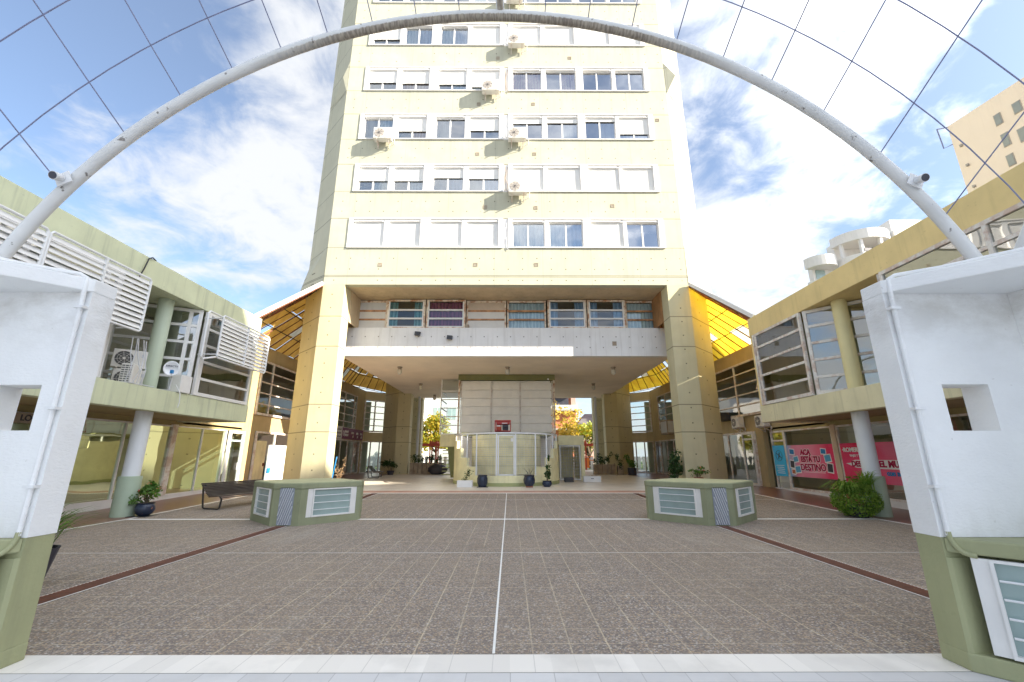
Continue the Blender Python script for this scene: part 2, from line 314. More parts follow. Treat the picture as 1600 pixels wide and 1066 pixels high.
# ---------------------------------------------------------------- mesh helpers
COL = S.collection
class MB:
    def __init__(s): s.v = []; s.f = []; s.mi = []; s.cur = 0
    def add(s, vs, fs):
        o = len(s.v); s.v += [tuple(v) for v in vs]; s.f += [tuple(i+o for i in f) for f in fs]; s.mi += [s.cur]*len(fs); return s
    def box(s, x0, x1, y0, y1, z0, z1):
        x0, x1 = sorted((x0, x1)); y0, y1 = sorted((y0, y1)); z0, z1 = sorted((z0, z1))
        return s.add([(x0,y0,z0),(x1,y0,z0),(x1,y1,z0),(x0,y1,z0),(x0,y0,z1),(x1,y0,z1),(x1,y1,z1),(x0,y1,z1)],
                     [(0,3,2,1),(4,5,6,7),(0,1,5,4),(1,2,6,5),(2,3,7,6),(3,0,4,7)])
    def prism(s, poly, z0, z1):
        a = sum(poly[i][0]*poly[(i+1) % len(poly)][1]-poly[(i+1) % len(poly)][0]*poly[i][1] for i in range(len(poly)))
        if a < 0: poly = poly[::-1]
        n = len(poly)
        return s.add([(x, y, z0) for x, y in poly]+[(x, y, z1) for x, y in poly],
                     [tuple(range(n))[::-1], tuple(range(n, 2*n))]+[(i, (i+1) % n, n+(i+1) % n, n+i) for i in range(n)])
    def obox(s, A, B, t, z0, z1, off=0):
        """box along plan segment A-B; occupies off..off+t to its left"""
        A = Vector(A); B = Vector(B); d = (B-A).normalized(); n = Vector((-d.y, d.x))
        p = [A+n*off, B+n*off, B+n*(off+t), A+n*(off+t)]
        return s.prism([(q.x, q.y) for q in p], z0, z1)
    def bar(s, a, b, w, h=None, up=(0, 0, 1)):
        a = Vector(a); b = Vector(b); h = h or w; d = (b-a).normalized(); u = Vector(up)
        if abs(d.dot(u)) > .95: u = Vector((1, 0, 0))
        r = d.cross(u).normalized(); u = r.cross(d).normalized(); vs = []
        for p in (a, b):
            for i, j in ((-1, -1), (1, -1), (1, 1), (-1, 1)): vs.append(p+r*w/2*i+u*h/2*j)
        return s.add(vs, [(3,2,1,0),(4,5,6,7),(0,1,5,4),(1,2,6,5),(2,3,7,6),(3,0,4,7)])
    def tube(s, pts, r, n=10, cap=True):
        pts = [Vector(p) for p in pts]; rs = r if isinstance(r, (list, tuple)) else [r]*len(pts); o = len(s.v); prev = None; vs = []
        for i, p in enumerate(pts):
            d = (pts[min(i+1, len(pts)-1)]-pts[max(i-1, 0)]).normalized()
            if prev is None: u = Vector((0, 0, 1)) if abs(d.z) < .9 else Vector((1, 0, 0)); prev = d.cross(u).normalized()
            a = (prev-d*prev.dot(d)).normalized(); b = d.cross(a); prev = a
            for k in range(n):
                t = 2*math.pi*k/n; vs.append(p+(a*math.cos(t)+b*math.sin(t))*rs[i])
        fs = [(i*n+k, i*n+(k+1) % n, (i+1)*n+(k+1) % n, (i+1)*n+k) for i in range(len(pts)-1) for k in range(n)]
        if cap: fs += [tuple(range(n))[::-1], tuple((len(pts)-1)*n+k for k in range(n))]
        return s.add(vs, fs)
    def lathe(s, c, prof, n=24):
        vs = [(c[0]+r*math.cos(2*math.pi*k/n), c[1]+r*math.sin(2*math.pi*k/n), c[2]+z) for r, z in prof for k in range(n)]
        fs = [(i*n+k, i*n+(k+1) % n, (i+1)*n+(k+1) % n, (i+1)*n+k) for i in range(len(prof)-1) for k in range(n)]
        fs += [tuple(range(n))[::-1], tuple((len(prof)-1)*n+k for k in range(n))]
        return s.add(vs, fs)
    def quad(s, a, b, c, d): return s.add([a, b, c, d], [(0, 1, 2, 3)])
    def build(s, name, mats, parent=None, smooth=False, bevel=0):
        me = bpy.data.meshes.new(name); me.from_pydata([tuple(v) for v in s.v], [], s.f)
        for m in (mats if isinstance(mats, (list, tuple)) else [mats]): me.materials.append(M[m])
        me.polygons.foreach_set('material_index', s.mi)
        if smooth:
            me.polygons.foreach_set('use_smooth', [True]*len(me.polygons))
            try: me.set_sharp_from_angle(angle=R(40))
            except Exception: pass
        me.update(); o = bpy.data.objects.new(name, me); COL.objects.link(o)
        if parent is not None:
            o.parent = parent
            l0 = Vector(parent.get('_org', (0, 0, 0)))
            if l0.length > 0: o.location = -l0; 
        if bevel:
            b = o.modifiers.new('bevel', 'BEVEL'); b.width = bevel; b.segments = 2; b.limit_method = 'ANGLE'
        return o
def tag(o, label, cat, group=None):
    o['label'] = label; o['category'] = cat
    if group: o['group'] = group
    return o
def thing(name, label, cat, loc=(0, 0, 0), rz=0, group=None, world=False):
    """world=True: children are given in world coordinates although the Empty sits at the thing's base"""
    o = bpy.data.objects.new(name, None); COL.objects.link(o); o.location = loc; o.rotation_euler = (0, 0, rz); o.empty_display_size = .2
    if world: o['_org'] = tuple(loc)
    return tag(o, label, cat, group)
def child(par, kid):
    kid.parent = par; return kid
def struct(name, mb, m):
    o = mb.build(name, m); o['kind'] = 'structure'; return o
def dup(root, loc=None, rz=None, label=None, parent=None, smap=None):
    c = root.copy(); COL.objects.link(c)
    if parent is not None: c.parent = parent
    if loc is not None: c.location = loc
    if rz is not None: c.rotation_euler = (0, 0, rz)
    if label: c['label'] = label
    for k in list(root.children): dup(k, parent=c)
    return c
def text(name, body, size, m, loc, rot, parent=None, ext=.004, bold=.0, shear=0, align='CENTER'):
    cu = bpy.data.curves.new(name, 'FONT'); cu.body = body; cu.size = size; cu.extrude = ext; cu.offset = bold; cu.shear = shear
    cu.align_x = align; cu.align_y = 'CENTER'; tmp = bpy.data.objects.new(name, cu); COL.objects.link(tmp)
    bpy.context.view_layer.update(); dg = bpy.context.evaluated_depsgraph_get(); me = bpy.data.meshes.new_from_object(tmp.evaluated_get(dg))
    bpy.data.objects.remove(tmp); me.materials.clear(); me.materials.append(M[m]); o = bpy.data.objects.new(name, me); COL.objects.link(o)
    o.location = loc; o.rotation_euler = rot
    if parent is not None:
        o.parent = parent; l0 = Vector(parent.get('_org', (0, 0, 0))); o.location = Vector(loc)-l0
    return o
def gz(y): return 0 if y < 12 else min(.2, .025*(y-12))
# ================================================================ SETTING
def strip(name, m, x0, x1, y0, y1, dz):
    mb = MB(); ys = sorted({y0, y1}|{q for q in (12.0, 20.0) if y0 < q < y1})
    for a, b in zip(ys, ys[1:]): mb.quad((x0, a, gz(a)+dz), (x1, a, gz(a)+dz), (x1, b, gz(b)+dz), (x0, b, gz(b)+dz))
    return struct(name, mb, m)
mb = MB(); mb.quad((-400, -300, -.03), (400, -300, -.03), (400, 44, -.03), (-400, 44, -.03)); mb.quad((-400, 44, -.03), (400, 44, -.03), (400, 600, -.03), (-400, 600, -.03)); struct('ground', mb, 'city_ground')
strip('sidewalk', 'grey_sidewalk', -30, 30, -12, 3.81, 0)
strip('pavement_white_kerb', 'white_kerb_tile', -30, 30, 3.812, 4.12, .002)
strip('plaza_paving', 'pebble_paving', -9.9, 9.54, 4.12, 18.0, 0)
strip('plaza_edge_strip', 'white_kerb_tile', -9.9, 9.54, 18.0, 18.25, .002)
strip('plaza_paving_side_left', 'red_tile', -12.4, -10.02, 4.12, 19.0, .0)
strip('plaza_paving_side_right', 'red_tile', 9.66, 12.1, 4.12, 19.0, .0)
strip('plaza_border_left', 'white_kerb_tile', -10.02, -9.9, 4.12, 19.0, .002)
strip('plaza_border_right', 'white_kerb_tile', 9.54, 9.66, 4.12, 19.0, .002)
strip('tower_floor_pink', 'pink_tile', -9.9, 9.54, 18.25, 19.0, .0)
strip('tower_floor', 'beige_tile', -9.2, 8.8, 19.0, 43, .0)
strip('tower_floor_side_left', 'red_tile', -12.6, -9.2, 19.0, 43, .0)
strip('tower_floor_side_right', 'red_tile', 8.8, 12.3, 19.0, 43, .0)
strip('garden_ground', 'grass_far', -60, 60, 46, 110, .01)
strip('back_path', 'beige_tile', -25, 25, 43, 46, .0)
strip('paving_line_cross', 'white_line', -9.9, 9.54, 11.88, 12.04, .005)
strip('paving_line_fine', 'white_line', -9.9, 9.54, 7.965, 7.982, .005)
strip('paving_line_far', 'white_line', -9.9, 9.54, 15.95, 15.975, .005)
strip('paving_line_centre', 'white_line', -.147, -.124, 4.12, 18.0, .009)
# drain grates
for X0, lab in ((-5.35, 'rusty drain grate strip crossing the paving on the left side of the plaza'), (4.98, 'rusty drain grate strip crossing the paving on the right side of the plaza')):
    for (ya, yb, wh) in ((4.6, 10.8, 'from the near gate wall to the planter-shaped box'), (13.15, 18.0, 'behind the planter-shaped box towards the tower')):
        t = thing('drain_grate', ('left ' if X0 < 0 else 'right ')+'rusty drain grate strip running '+wh, 'drain', (X0, ya, 0), 0, 'rusty drain grates in the plaza paving', world=True)
        mb = MB(); w = .115
        for s_ in (-1, 1): mb.add([(X0+s_*w-.012, ya, gz(ya)+.008), (X0+s_*w+.012, ya, gz(ya)+.008), (X0+s_*w+.012, yb, gz(yb)+.008), (X0+s_*w-.012, yb, gz(yb)+.008)], [(0, 1, 2, 3)])
        y = ya
        while y < yb:
            mb.quad((X0-w, y, gz(y)+.014), (X0+w, y, gz(y)+.014), (X0+w, y+.03, gz(y)+.014), (X0-w, y+.03, gz(y)+.014)); y += .05
        mb.build('bar_set', 'grate_rust', t)
        mb = MB()
        for s_ in (-1, 1): mb.add([(X0+s_*.137-.012, ya, gz(ya)+.006), (X0+s_*.137+.012, ya, gz(ya)+.006), (X0+s_*.137+.012, yb, gz(yb)+.006), (X0+s_*.137-.012, yb, gz(yb)+.006)], [(0, 1, 2, 3)])
        mb.build('mortar_rim', 'white_line', t)
        mb = MB(); mb.quad((X0-w, ya, gz(ya)+.005), (X0+w, ya, gz(ya)+.005), (X0+w, yb, gz(yb)+.005), (X0-w, yb, gz(yb)+.005)); mb.build('channel', 'black_metal', t)
# ================================================================ TOWER
CX = -.2
tw = thing('apartment_tower', 'tall pale yellow concrete apartment tower on pillars at the centre of the plaza', 'apartment tower', (CX, 30, .2), world=True)
XL, XR, YF, YB, CH = -9.1, 8.7, 19.5, 40.6, 1.6
ZB, PITCH, ZW0, ZW1 = 9.65, 3.2, 11.61, 13.26
NF = 9; ZT = ZW0+PITCH*NF+1.6
GX = [(-8.17, -.37), (-.11, 7.77)]
mb = MB()
# front wall: bands between window strips, jambs
zs = [ZB]
for k in range(NF):
    zb, zt = ZW0+k*PITCH, ZW1+k*PITCH
    mb.box(XL, XR, YF, YF+.35, zs[-1], zb)
    mb.box(XL, GX[0][0], YF, YF+.35, zb, zt); mb.box(GX[1][1], XR, YF, YF+.35, zb, zt)
    zs.append(zt)
mb.box(XL, XR, YF, YF+.35, zs[-1], ZT)
mb.build('front_wall', 'tower_paint', tw)
mb = MB()
mb.prism([(XL, YF+.352), (XR, YF+.352), (XR, YF+.5), (XL, YF+.5)], ZB, ZB+1.5)
# sides, chamfers and back
ZC = ZB
mb.obox((XL-CH, YF+CH), (XL, YF), .3, ZC, ZT); mb.obox((XR, YF), (XR+CH, YF+CH), .3, ZC, ZT)
mb.obox((XR+CH, YF+CH), (XR+CH, YB-CH), .3, ZC, ZT); mb.obox((XL-CH, YB-CH), (XL-CH, YF+CH), .3, ZC, ZT)
mb.obox((XR+CH, YB-CH), (XR, YB), .3, ZC, ZT); mb.obox((XL, YB), (XL-CH, YB-CH), .3, ZC, ZT); mb.obox((XR, YB), (XL, YB), .3, ZC, ZT)
mb.build('side_walls', 'tower_paint', tw)
mb = MB(); mb.prism([(XL+.1, YF+.4), (XR-.1, YF+.4), (XR+CH-.1, YF+CH+.2), (XR+CH-.1, YB-CH), (XR-.1, YB-.1), (XL+.1, YB-.1), (XL-CH+.1, YB-CH), (XL-CH+.1, YF+CH+.2)], ZT-.4, ZT-.1); mb.build('roof', 'bg_slab', tw)
# folded concrete facets on the chamfered corners
def facet(name, sgn, pts, out):
    a = Vector((XL, YF, 0)) if sgn < 0 else Vector((XR, YF, 0)); b = Vector((XL-CH, YF+CH, 0)) if sgn < 0 else Vector((XR+CH, YF+CH, 0)); n = Vector((-1, -1, 0)).normalized() if sgn < 0 else Vector((1, -1, 0)).normalized()
    mb = MB(); mb.add([a.lerp(b, u)+n*o+Vector((0, 0, z)) for u, z, o in pts], out if sgn > 0 else [f[::-1] for f in out]); return mb.build(name, 'tower_paint', tw)
for sg in (-1, 1):
    # wedge under the upper part (its underside slopes back to the wall)
    z0 = ZW0+3*PITCH-.1
    facet('corner_facet', sg, [(0, z0+2.1, .012), (1, z0+.35, .012), (.12, z0+1.1, .5 if sg > 0 else .2), (0, z0, .012)], [(0, 2, 1), (2, 3, 1), (0, 3, 2)])
    facet('corner_facet', sg, [(0, 11.75, .01), (1, 11.15, .01), (1, ZB, .34), (0, ZB, .02), (1, ZB, .01)], [(0, 3, 2), (0, 2, 1), (1, 2, 4), (3, 4, 2)])
# window strips
def shutter_slats(mb, x0, x1, y, z0, z1):
    n = max(1, int((z1-z0)/.055)); h = (z1-z0)/n
    for i in range(n):
        a = z0+i*h; mb.add([(x0, y, a), (x1, y, a), (x1, y-.012, a+h*.45), (x0, y-.012, a+h*.45), (x1, y, a+h), (x0, y, a+h)], [(0, 1, 2, 3), (3, 2, 4, 5)])
BAYS = [(-7.97, -6.38), (-6.12, -4.54), (-4.06, -2.46), (-2.21, -.60), (.10, 1.74), (1.97, 3.68), (4.06, 5.72), (5.90, 7.52)]
C, O = 1.0, 0.0
ST = [  # per floor: (closed fraction, left curtain, right curtain)
 [(C,)]*4+[(.0, 'curtain_white', 'curtain_white'), (.0, 'curtain_white', 'curtain_blue'), (C,), (.0, None, None)],
 [(.55, 'curtain_beige', 'curtain_white'), (.55, 'curtain_beige', 'curtain_white'), (.42, 'curtain_beige', 'curtain_blue'), (.45, 'curtain_beige', 'curtain_blue')]+[(C,)]*4,
 [(.0, 'curtain_beige', 'curtain_white'), (.62, 'curtain_beige', 'curtain_orange'), (.06, 'curtain_beige', None), (.58, None, 'curtain_beige'), (.25, 'curtain_beige', None), (.22, None, 'curtain_beige'), (.15, None, 'curtain_beige'), (.72, 'curtain_blue', 'curtain_blue')],
 [(.58, 'curtain_beige', 'curtain_beige'), (.62, 'curtain_orange', 'curtain_orange'), (.66, 'curtain_beige', 'curtain_white'), (.78, 'curtain_white', 'curtain_white'), (.06, 'curtain_red', 'curtain_red'), (.04, None, 'curtain_red'), (.0, None, None), (.05, None, None)],
 [(.66, 'curtain_beige', 'curtain_beige'), (.02, 'curtain_white', 'curtain_blue'), (.02, 'curtain_white', 'curtain_blue'), (C,)]+[(C,)]*4,
 [(.3, 'curtain_beige', None), (.3, 'curtain_beige', 'curtain_beige'), (.2, None, None), (.25, 'curtain_white', None), (.1, None, None), (.2, None, 'curtain_beige'), (.1, None, None), (.1, None, None)],
]
for k in range(NF):
    zb, zt = ZW0+k*PITCH, ZW1+k*PITCH
    # each half of the floor: a projecting white surround
    for g, (x0, x1) in enumerate(GX):
        mb = MB(); yf = YF-.05
        mb.box(x0, x1, yf, YF+.34, zt-.05, zt+.0); mb.box(x0, x1, yf-.015, YF+.34, zb, zb+.05)
        mb.box(x0, x0+.05, yf, YF+.34, zb+.05, zt-.05); mb.box(x1-.05, x1, yf, YF+.34, zb+.05, zt-.05)
        bs = BAYS[g*4:g*4+4]; ed = [x0+.05]+[v for b in bs for v in b]+[x1-.05]
        for i in range(0, len(ed), 2): mb.box(ed[i], ed[i+1], YF-.045 if i in (0, 4, 8) else YF-.01, YF+.34, zb+.05, zt-.05)
        for b in bs: mb.box(b[0], b[1], YF+.01, YF+.3, zt-.19, zt-.05); mb.box(b[0], b[1]-.1, YF-.02, YF+.01, zt-.17, zt-.11)
        mb.build('window_surround', 'frame_white', tw)
    # pilaster between the halves
    mb = MB(); mb.box(GX[0][1], GX[1][0], YF+.02, YF+.34, zb, zt); mb.build('pilaster', 'frame_white', tw)
    for i, (x0, x1) in enumerate(BAYS):
        st = ST[k][i] if k < len(ST) else (random.choice((0, .3, .6, 1)), random.choice((None, 'curtain_white')), random.choice((None, 'curtain_beige')))
        z0, z1 = zb+.05, zt-.19; fr = MB(); y0 = YF+.11; t_ = .045
        fr.box(x0, x1, y0, y0+.06, z0, z0+t_); fr.box(x0, x1, y0, y0+.06, z1-t_, z1); fr.box(x0, x0+t_, y0, y0+.06, z0+t_, z1-t_); fr.box(x1-t_, x1, y0, y0+.06, z0+t_, z1-t_)
        xm = (x0+x1)/2+(0 if i % 2 else -.02); fr.box(xm-.035, xm+.035, y0-.01, y0+.05, z0+t_, z1-t_)
        w = fr.build('window', 'frame_white', tw)
        if st[0] < 1:
            p = MB(); p.quad((x0, y0+.03, z0), (x1, y0+.03, z0), (x1, y0+.03, z1), (x0, y0+.03, z1)); p.build('pane', 'pane_tower', w)
            for q, (a, b) in enumerate(((x0+.05, xm), (xm, x1-.05))):
                cu = st[1+q] if len(st) > 1 else None
                if cu:
                    p = MB(); n = 22; vs = []; fs = []
                    for j in range(n+1):
                        xx = a+(b-a)*j/n; yy = y0+.10+.02*math.sin(j*1.9)
                        vs += [(xx, yy, z0+.02), (xx, yy, z1-.03)]
                    fs = [(2*j, 2*j+2, 2*j+3, 2*j+1) for j in range(n)]; p.add(vs, fs); p.build('curtain', cu, w)
        if st[0] > 0:
            p = MB(); shutter_slats(p, x0, x1, YF+.075, z1-(z1-z0)*st[0], z1); p.build('shutter', 'shutter_white', w)
# rooms behind the panes
mb = MB()
for k in range(NF): mb.box(XL+.3, XR-.3, YF+2.6, YF+2.7, ZW0+k*PITCH-.8, ZW1+k*PITCH+.6); mb.box(XL+.3, XR-.3, YF+.36, YF+2.6, ZW0+k*PITCH-.8, ZW0+k*PITCH-.6)
mb.build('interior', 'room_dark', tw)
# loose pipes and wires down the pilaster
for k, (dx, a) in enumerate([(.0, .10), (.02, .16), (-.01, .08), (.01, .02), (.0, .12)]):
    zb = ZW0+k*PITCH; mb = MB(); X0 = -.24+dx
    mb.tube([(X0+.06, YF-.0, zb+1.5), (X0+.03, YF-.03, zb+1.2), (X0-.05, YF-.03, zb+.8), (X0+a*.5, YF-.03, zb+.4), (X0+.02, YF-.04, zb+.1), (X0+.14, YF-.05, zb-.12)], .014, 5)
    mb.tube([(X0-.06, YF+.015, zb+1.6), (X0-.06, YF+.015, zb+.05)], .018, 5); mb.build('cable', 'stone_tile' if k % 2 else 'grey_pipe', tw)
# small wall vents
vents = [(594, 414), (743, 414), (838, 414), (758, 324), (837, 325), (957, 322), (746, 241), (835, 241), (748, 163), (833, 163), (778, 91), (890, 91), (1027, 188)]
def wallpt(px, py, Y):
    f, p = 670., R(14.96); u = (px-800)/f; v = (533-py)/f; a = R(.25)
    d = (u, math.cos(p)-v*math.sin(p), math.sin(p)+v*math.cos(p)); d = (d[0]*math.cos(a)+d[1]*math.sin(a), -d[0]*math.sin(a)+d[1]*math.cos(a), d[2]); t = Y/d[1]
    return d[0]*t, 1.6+d[2]*t
for px, py in vents:
    x, z = wallpt(px, py, YF); mb = MB(); mb.box(x-.1, x+.1, YF-.015, YF, z-.1, z-.08); mb.box(x-.1, x+.1, YF-.015, YF, z+.08, z+.1); mb.box(x-.1, x-.08, YF-.015, YF, z-.08, z+.08); mb.box(x+.08, x+.1, YF-.015, YF, z-.08, z+.08)
    for j in range(3): mb.box(x-.08, x+.08, YF-.01, YF-.002, z-.05+j*.05, z-.03+j*.05)
    mb.build('vent_grille', 'stone_tile', tw)
# pillars
def pillar(sgn, y0, inv=False):
    xi = (-8.05 if sgn < 0 else 7.65); xo = (XL if sgn < 0 else XR); s = sgn; d = -1 if inv else 1
    pts = [(xi, y0), (xo, y0), (xo+s*CH*.95, y0+d*CH*.95), (xo+s*CH*.95, y0+d*(CH*.95+.75)), (xo+s*.1, y0+d*.85), (xi, y0+d*.85)]
    mb = MB(); mb.prism(pts, .0, ZB); return mb.build('pillar', 'pillar_paint', tw)
for sg in (-1, 1): pillar(sg, YF+.002); pillar(sg, 35.0); pillar(sg, 40.5, True)
# mezzanine floor: beam, soffit, recessed windows
BX0, BX1, BY = -8.62, 8.3, 21.3
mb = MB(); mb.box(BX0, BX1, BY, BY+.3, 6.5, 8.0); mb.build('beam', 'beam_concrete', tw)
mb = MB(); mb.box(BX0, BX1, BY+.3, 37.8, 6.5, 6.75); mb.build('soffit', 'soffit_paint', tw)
mb = MB(); mb.box(BX0, BX0+.25, BY+.3, 37.8, 6.75, ZB); mb.box(BX1-.25, BX1, BY+.3, 37.8, 6.75, ZB); mb.box(BX0+.25, BX1-.25, 37.5, 37.8, 6.75, ZB); mb.build('mezzanine_wall', 'recess_paint', tw)
mb = MB(); mb.prism([(XL+.1, YF+.5), (XR-.1, YF+.5), (XR+CH-.31, YF+CH+.15), (XR+CH-.31, YB-CH), (XR-.1, YB-.31), (XL+.1, YB-.31), (XL-CH+.31, YB-CH), (XL-CH+.31, YF+CH+.15)], ZB+.002, ZB+.2); mb.box(XL+.1, XR-.1, YF+.352, YF+.5, ZB-.001, ZB+.0); mb.build('recess_ceiling', 'recess_paint', tw)
YW = 21.66
for a, b in ((-8.05, -8.0), (7.6, 7.65)): mb = MB(); mb.box(a, b, 20.35, YW+.1, 8.0, ZB); mb.build('recess_side', 'recess_paint' if a < 0 else 'plywood', tw)
ply = MB(); ply.box(7.75-.02, 8.05, YW, YW+.1, 8.0, ZB); ply.build('plywood_panel', 'plywood', tw)
mb = MB(); mb.box(-8.0, 7.75, YW+1.6, YW+1.7, 8.0, ZB); mb.build('interior', 'room_dark', tw)
rw = [(-8.18, -6.55, 0, [None, 'w', 'w'], 'frame_rusty'), (-6.5, -4.48, .2, 'curtain_teal', 'frame_rusty'), (-4.42, -2.36, .2, 'curtain_wine', 'frame_rusty'), (-2.32, -.22, 0, ['t', 'w', 'w'], 'frame_rusty'),
      (-.16, 1.9, 0, 'curtain_white', 'frame_rusty'), (1.98, 4.02, .2, 'curtain_blue', 'frame_rusty'), (4.08, 6.08, .2, 'curtain_blue', 'frame_rusty'), (6.14, 7.7, 0, 'curtain_white', 'frame_rusty')]
for x0, x1, pr, cu, fm in rw:
    y = YW-pr; z0, z1 = (8.0, 9.62) if not pr else (8.0, 9.6); fr = MB(); t_ = .06
    if pr: fr.box(x0, x1, y-.05, YW, z0-.02, z0+.08)
    else: fr.box(x0, x1, y, y+.08, z0, z0+.08)
    fr.box(x0, x1, y, y+.08, z1-.1, z1); fr.box(x0, x0+.08, y, y+.08, z0+.08, z1-.1); fr.box(x1-.08, x1, y, y+.08, z0+.08, z1-.1)
    if pr: fr.box(x0, x0+.04, y+.08, YW, z0, z1); fr.box(x1-.04, x1, y+.08, YW, z0, z1); fr.box(x0, x1, y+.08, YW, z1-.03, z1)
    w = fr.build('mezzanine_window', fm, tw); zz0, zz1 = z0+.08, z1-.1; h = (zz1-zz0)/3
    bars = MB()
    for j in (1, 2): bars.box(x0+.08, x1-.08, y-.01, y+.06, zz0+j*h-.045, zz0+j*h+.045)
    if pr: bars.box(x0+.08, x1-.08, y-.01, y+.06, zz0, zz0+.06); bars.box(x0+.08, x0+.15, y-.008, y+.06, zz0, zz1); bars.box(x1-.15, x1-.08, y-.008, y+.06, zz0, zz1)
    bars.build('glazing_bar', 'frame_white' if pr else 'rust_bar', w)
    if isinstance(cu, list):
        for j, q in enumerate(cu[::-1]):
            p = MB(); p.box(x0+.08, x1-.08, y+.03, y+.04, zz0+j*h, zz0+j*h+h); p.build('panel' if q else 'pane', {'w': 'sign_white', 't': 'tan_panel', None: 'bg_grey'}[q], w)
    else:
        p = MB(); p.quad((x0, y+.04, zz0), (x1, y+.04, zz0), (x1, y+.04, zz1), (x0, y+.04, zz1)); p.build('pane', 'pane_clear', w)
        rng = [(x0+.06, x1-.06)] if cu in ('curtain_wine', 'curtain_white') else [(x0+.06, x0+.55), (x1-.6, x1-.06)]
        for a, b in rng:
            p = MB(); n = 26; vs = []
            for j in range(n+1):
                xx = a+(b-a)*j/n; yy = y+.17+.025*math.sin(j*1.7); vs += [(xx, yy, zz0), (xx, yy, zz1)]
            p.add(vs, [(2*j, 2*j+2, 2*j+3, 2*j+1) for j in range(n)]); p.build('curtain', cu, w)
# rainwater pipes at the back pillars
for X0 in (-8.0, 7.55):
    mb = MB(); mb.tube([(X0+(.22 if X0 < 0 else -.22), 37.0, .2), (X0+(.22 if X0 < 0 else -.22), 37.0, 6.5)], .11); mb.build('downpipe', 'grey_pipe', tw)
# ---------------------------------------------------------------- air conditioners
def make_ac(name, label, w=.95, h=.66, d=.36, front=-1, group=None, fan='ac_dark', guard='ac_white'):
    """fan faces local -Y, back at y=0"""
    fan_m = fan; t = thing(name, label, 'air conditioner', group=group)
    mb = MB(); mb.box(-w/2, w/2, -d-.1, -.1, 0, h); mb.build('casing', 'ac_white', t, bevel=.02)
    cxx = -w*.16; r = h*.40; mb = MB()
    mb.lathe((0, 0, 0), [(r, 0), (r, .008)], 28)
    mb.v = [(x+cxx, -d-.1-z-.002, y+h/2) for x, y, z in mb.v]; fan = mb.build('fan_opening', fan_m, t)
    mb = MB()
    for q in (1, .72, .45):
        pts = [(cxx+r*q*math.cos(a), -d-.125, h/2+r*q*math.sin(a)) for a in [2*math.pi*i/24 for i in range(25)]]; mb.tube(pts, .0045, 4)
    for i in range(8):
        a = math.pi*i/4+.2; mb.tube([(cxx+.03*math.cos(a), -d-.125, h/2+.03*math.sin(a)), (cxx+r*math.cos(a), -d-.125, h/2+r*math.sin(a))], .006, 4)
    mb.lathe((0, 0, 0), [(.045, 0), (.045, .02)], 12); mb.v[-24:] = [(x+cxx, -d-.12-z, y+h/2) for x, y, z in mb.v[-24:]]
    mb.build('fan_guard', guard, fan)
    mb = MB(); mb.box(w*.28, w*.29, -d-.105, -d-.1, .03, h-.03); mb.box(w*.33, w*.46, -d-.11, -d-.1, h*.62, h*.8); mb.build('side_panel', 'grey_pipe', t)
    for s_ in (-.32, .32):
        mb = MB(); mb.box(s_*w-.02, s_*w+.02, -d-.16, 0, -.05, -.005); mb.box(s_*w-.02, s_*w+.02, -.03, 0, -.32, -.05); mb.bar((s_*w, -.02, -.3), (s_*w, -d-.05, -.05), .025); mb.build('bracket', 'frame_stained', t)
    mb = MB(); mb.tube([(w/2-.02, -.3, .2), (w/2+.12, -.25, .1), (w/2+.1, -.1, -.12), (w/2-.15, -.04, -.22)], .022, 6); mb.build('pipe', 'ac_white', t)
    return t
ac0 = make_ac('air_conditioner', 'x', group='air conditioners on the tower face', fan='fan_light', guard='ac_dark')
ac1 = None
for i, (px, py, lab) in enumerate([(601, 226, 'air conditioner at the far left of the third window strip of the tower'), (767, 152, 'air conditioner under the fourth window strip, left of the tower centreline'),
        (807, 80, 'air conditioner at the tower centre just under the arch, below the fifth window strip'), (808, 226, 'air conditioner at the tower centre on the third window strip with a red mark'),
        (809, 309, 'lowest air conditioner on the tower face, at its centre above a dark shadow'), (804, 11, 'topmost air conditioner in view, above the crown of the white arch')]):
    x, z = wallpt(px, py, YF)
    if i == 0: ac0.location = (x, YF-.06, z); ac0['label'] = lab
    else: dup(ac0, (x, YF-.06, z), 0, lab)
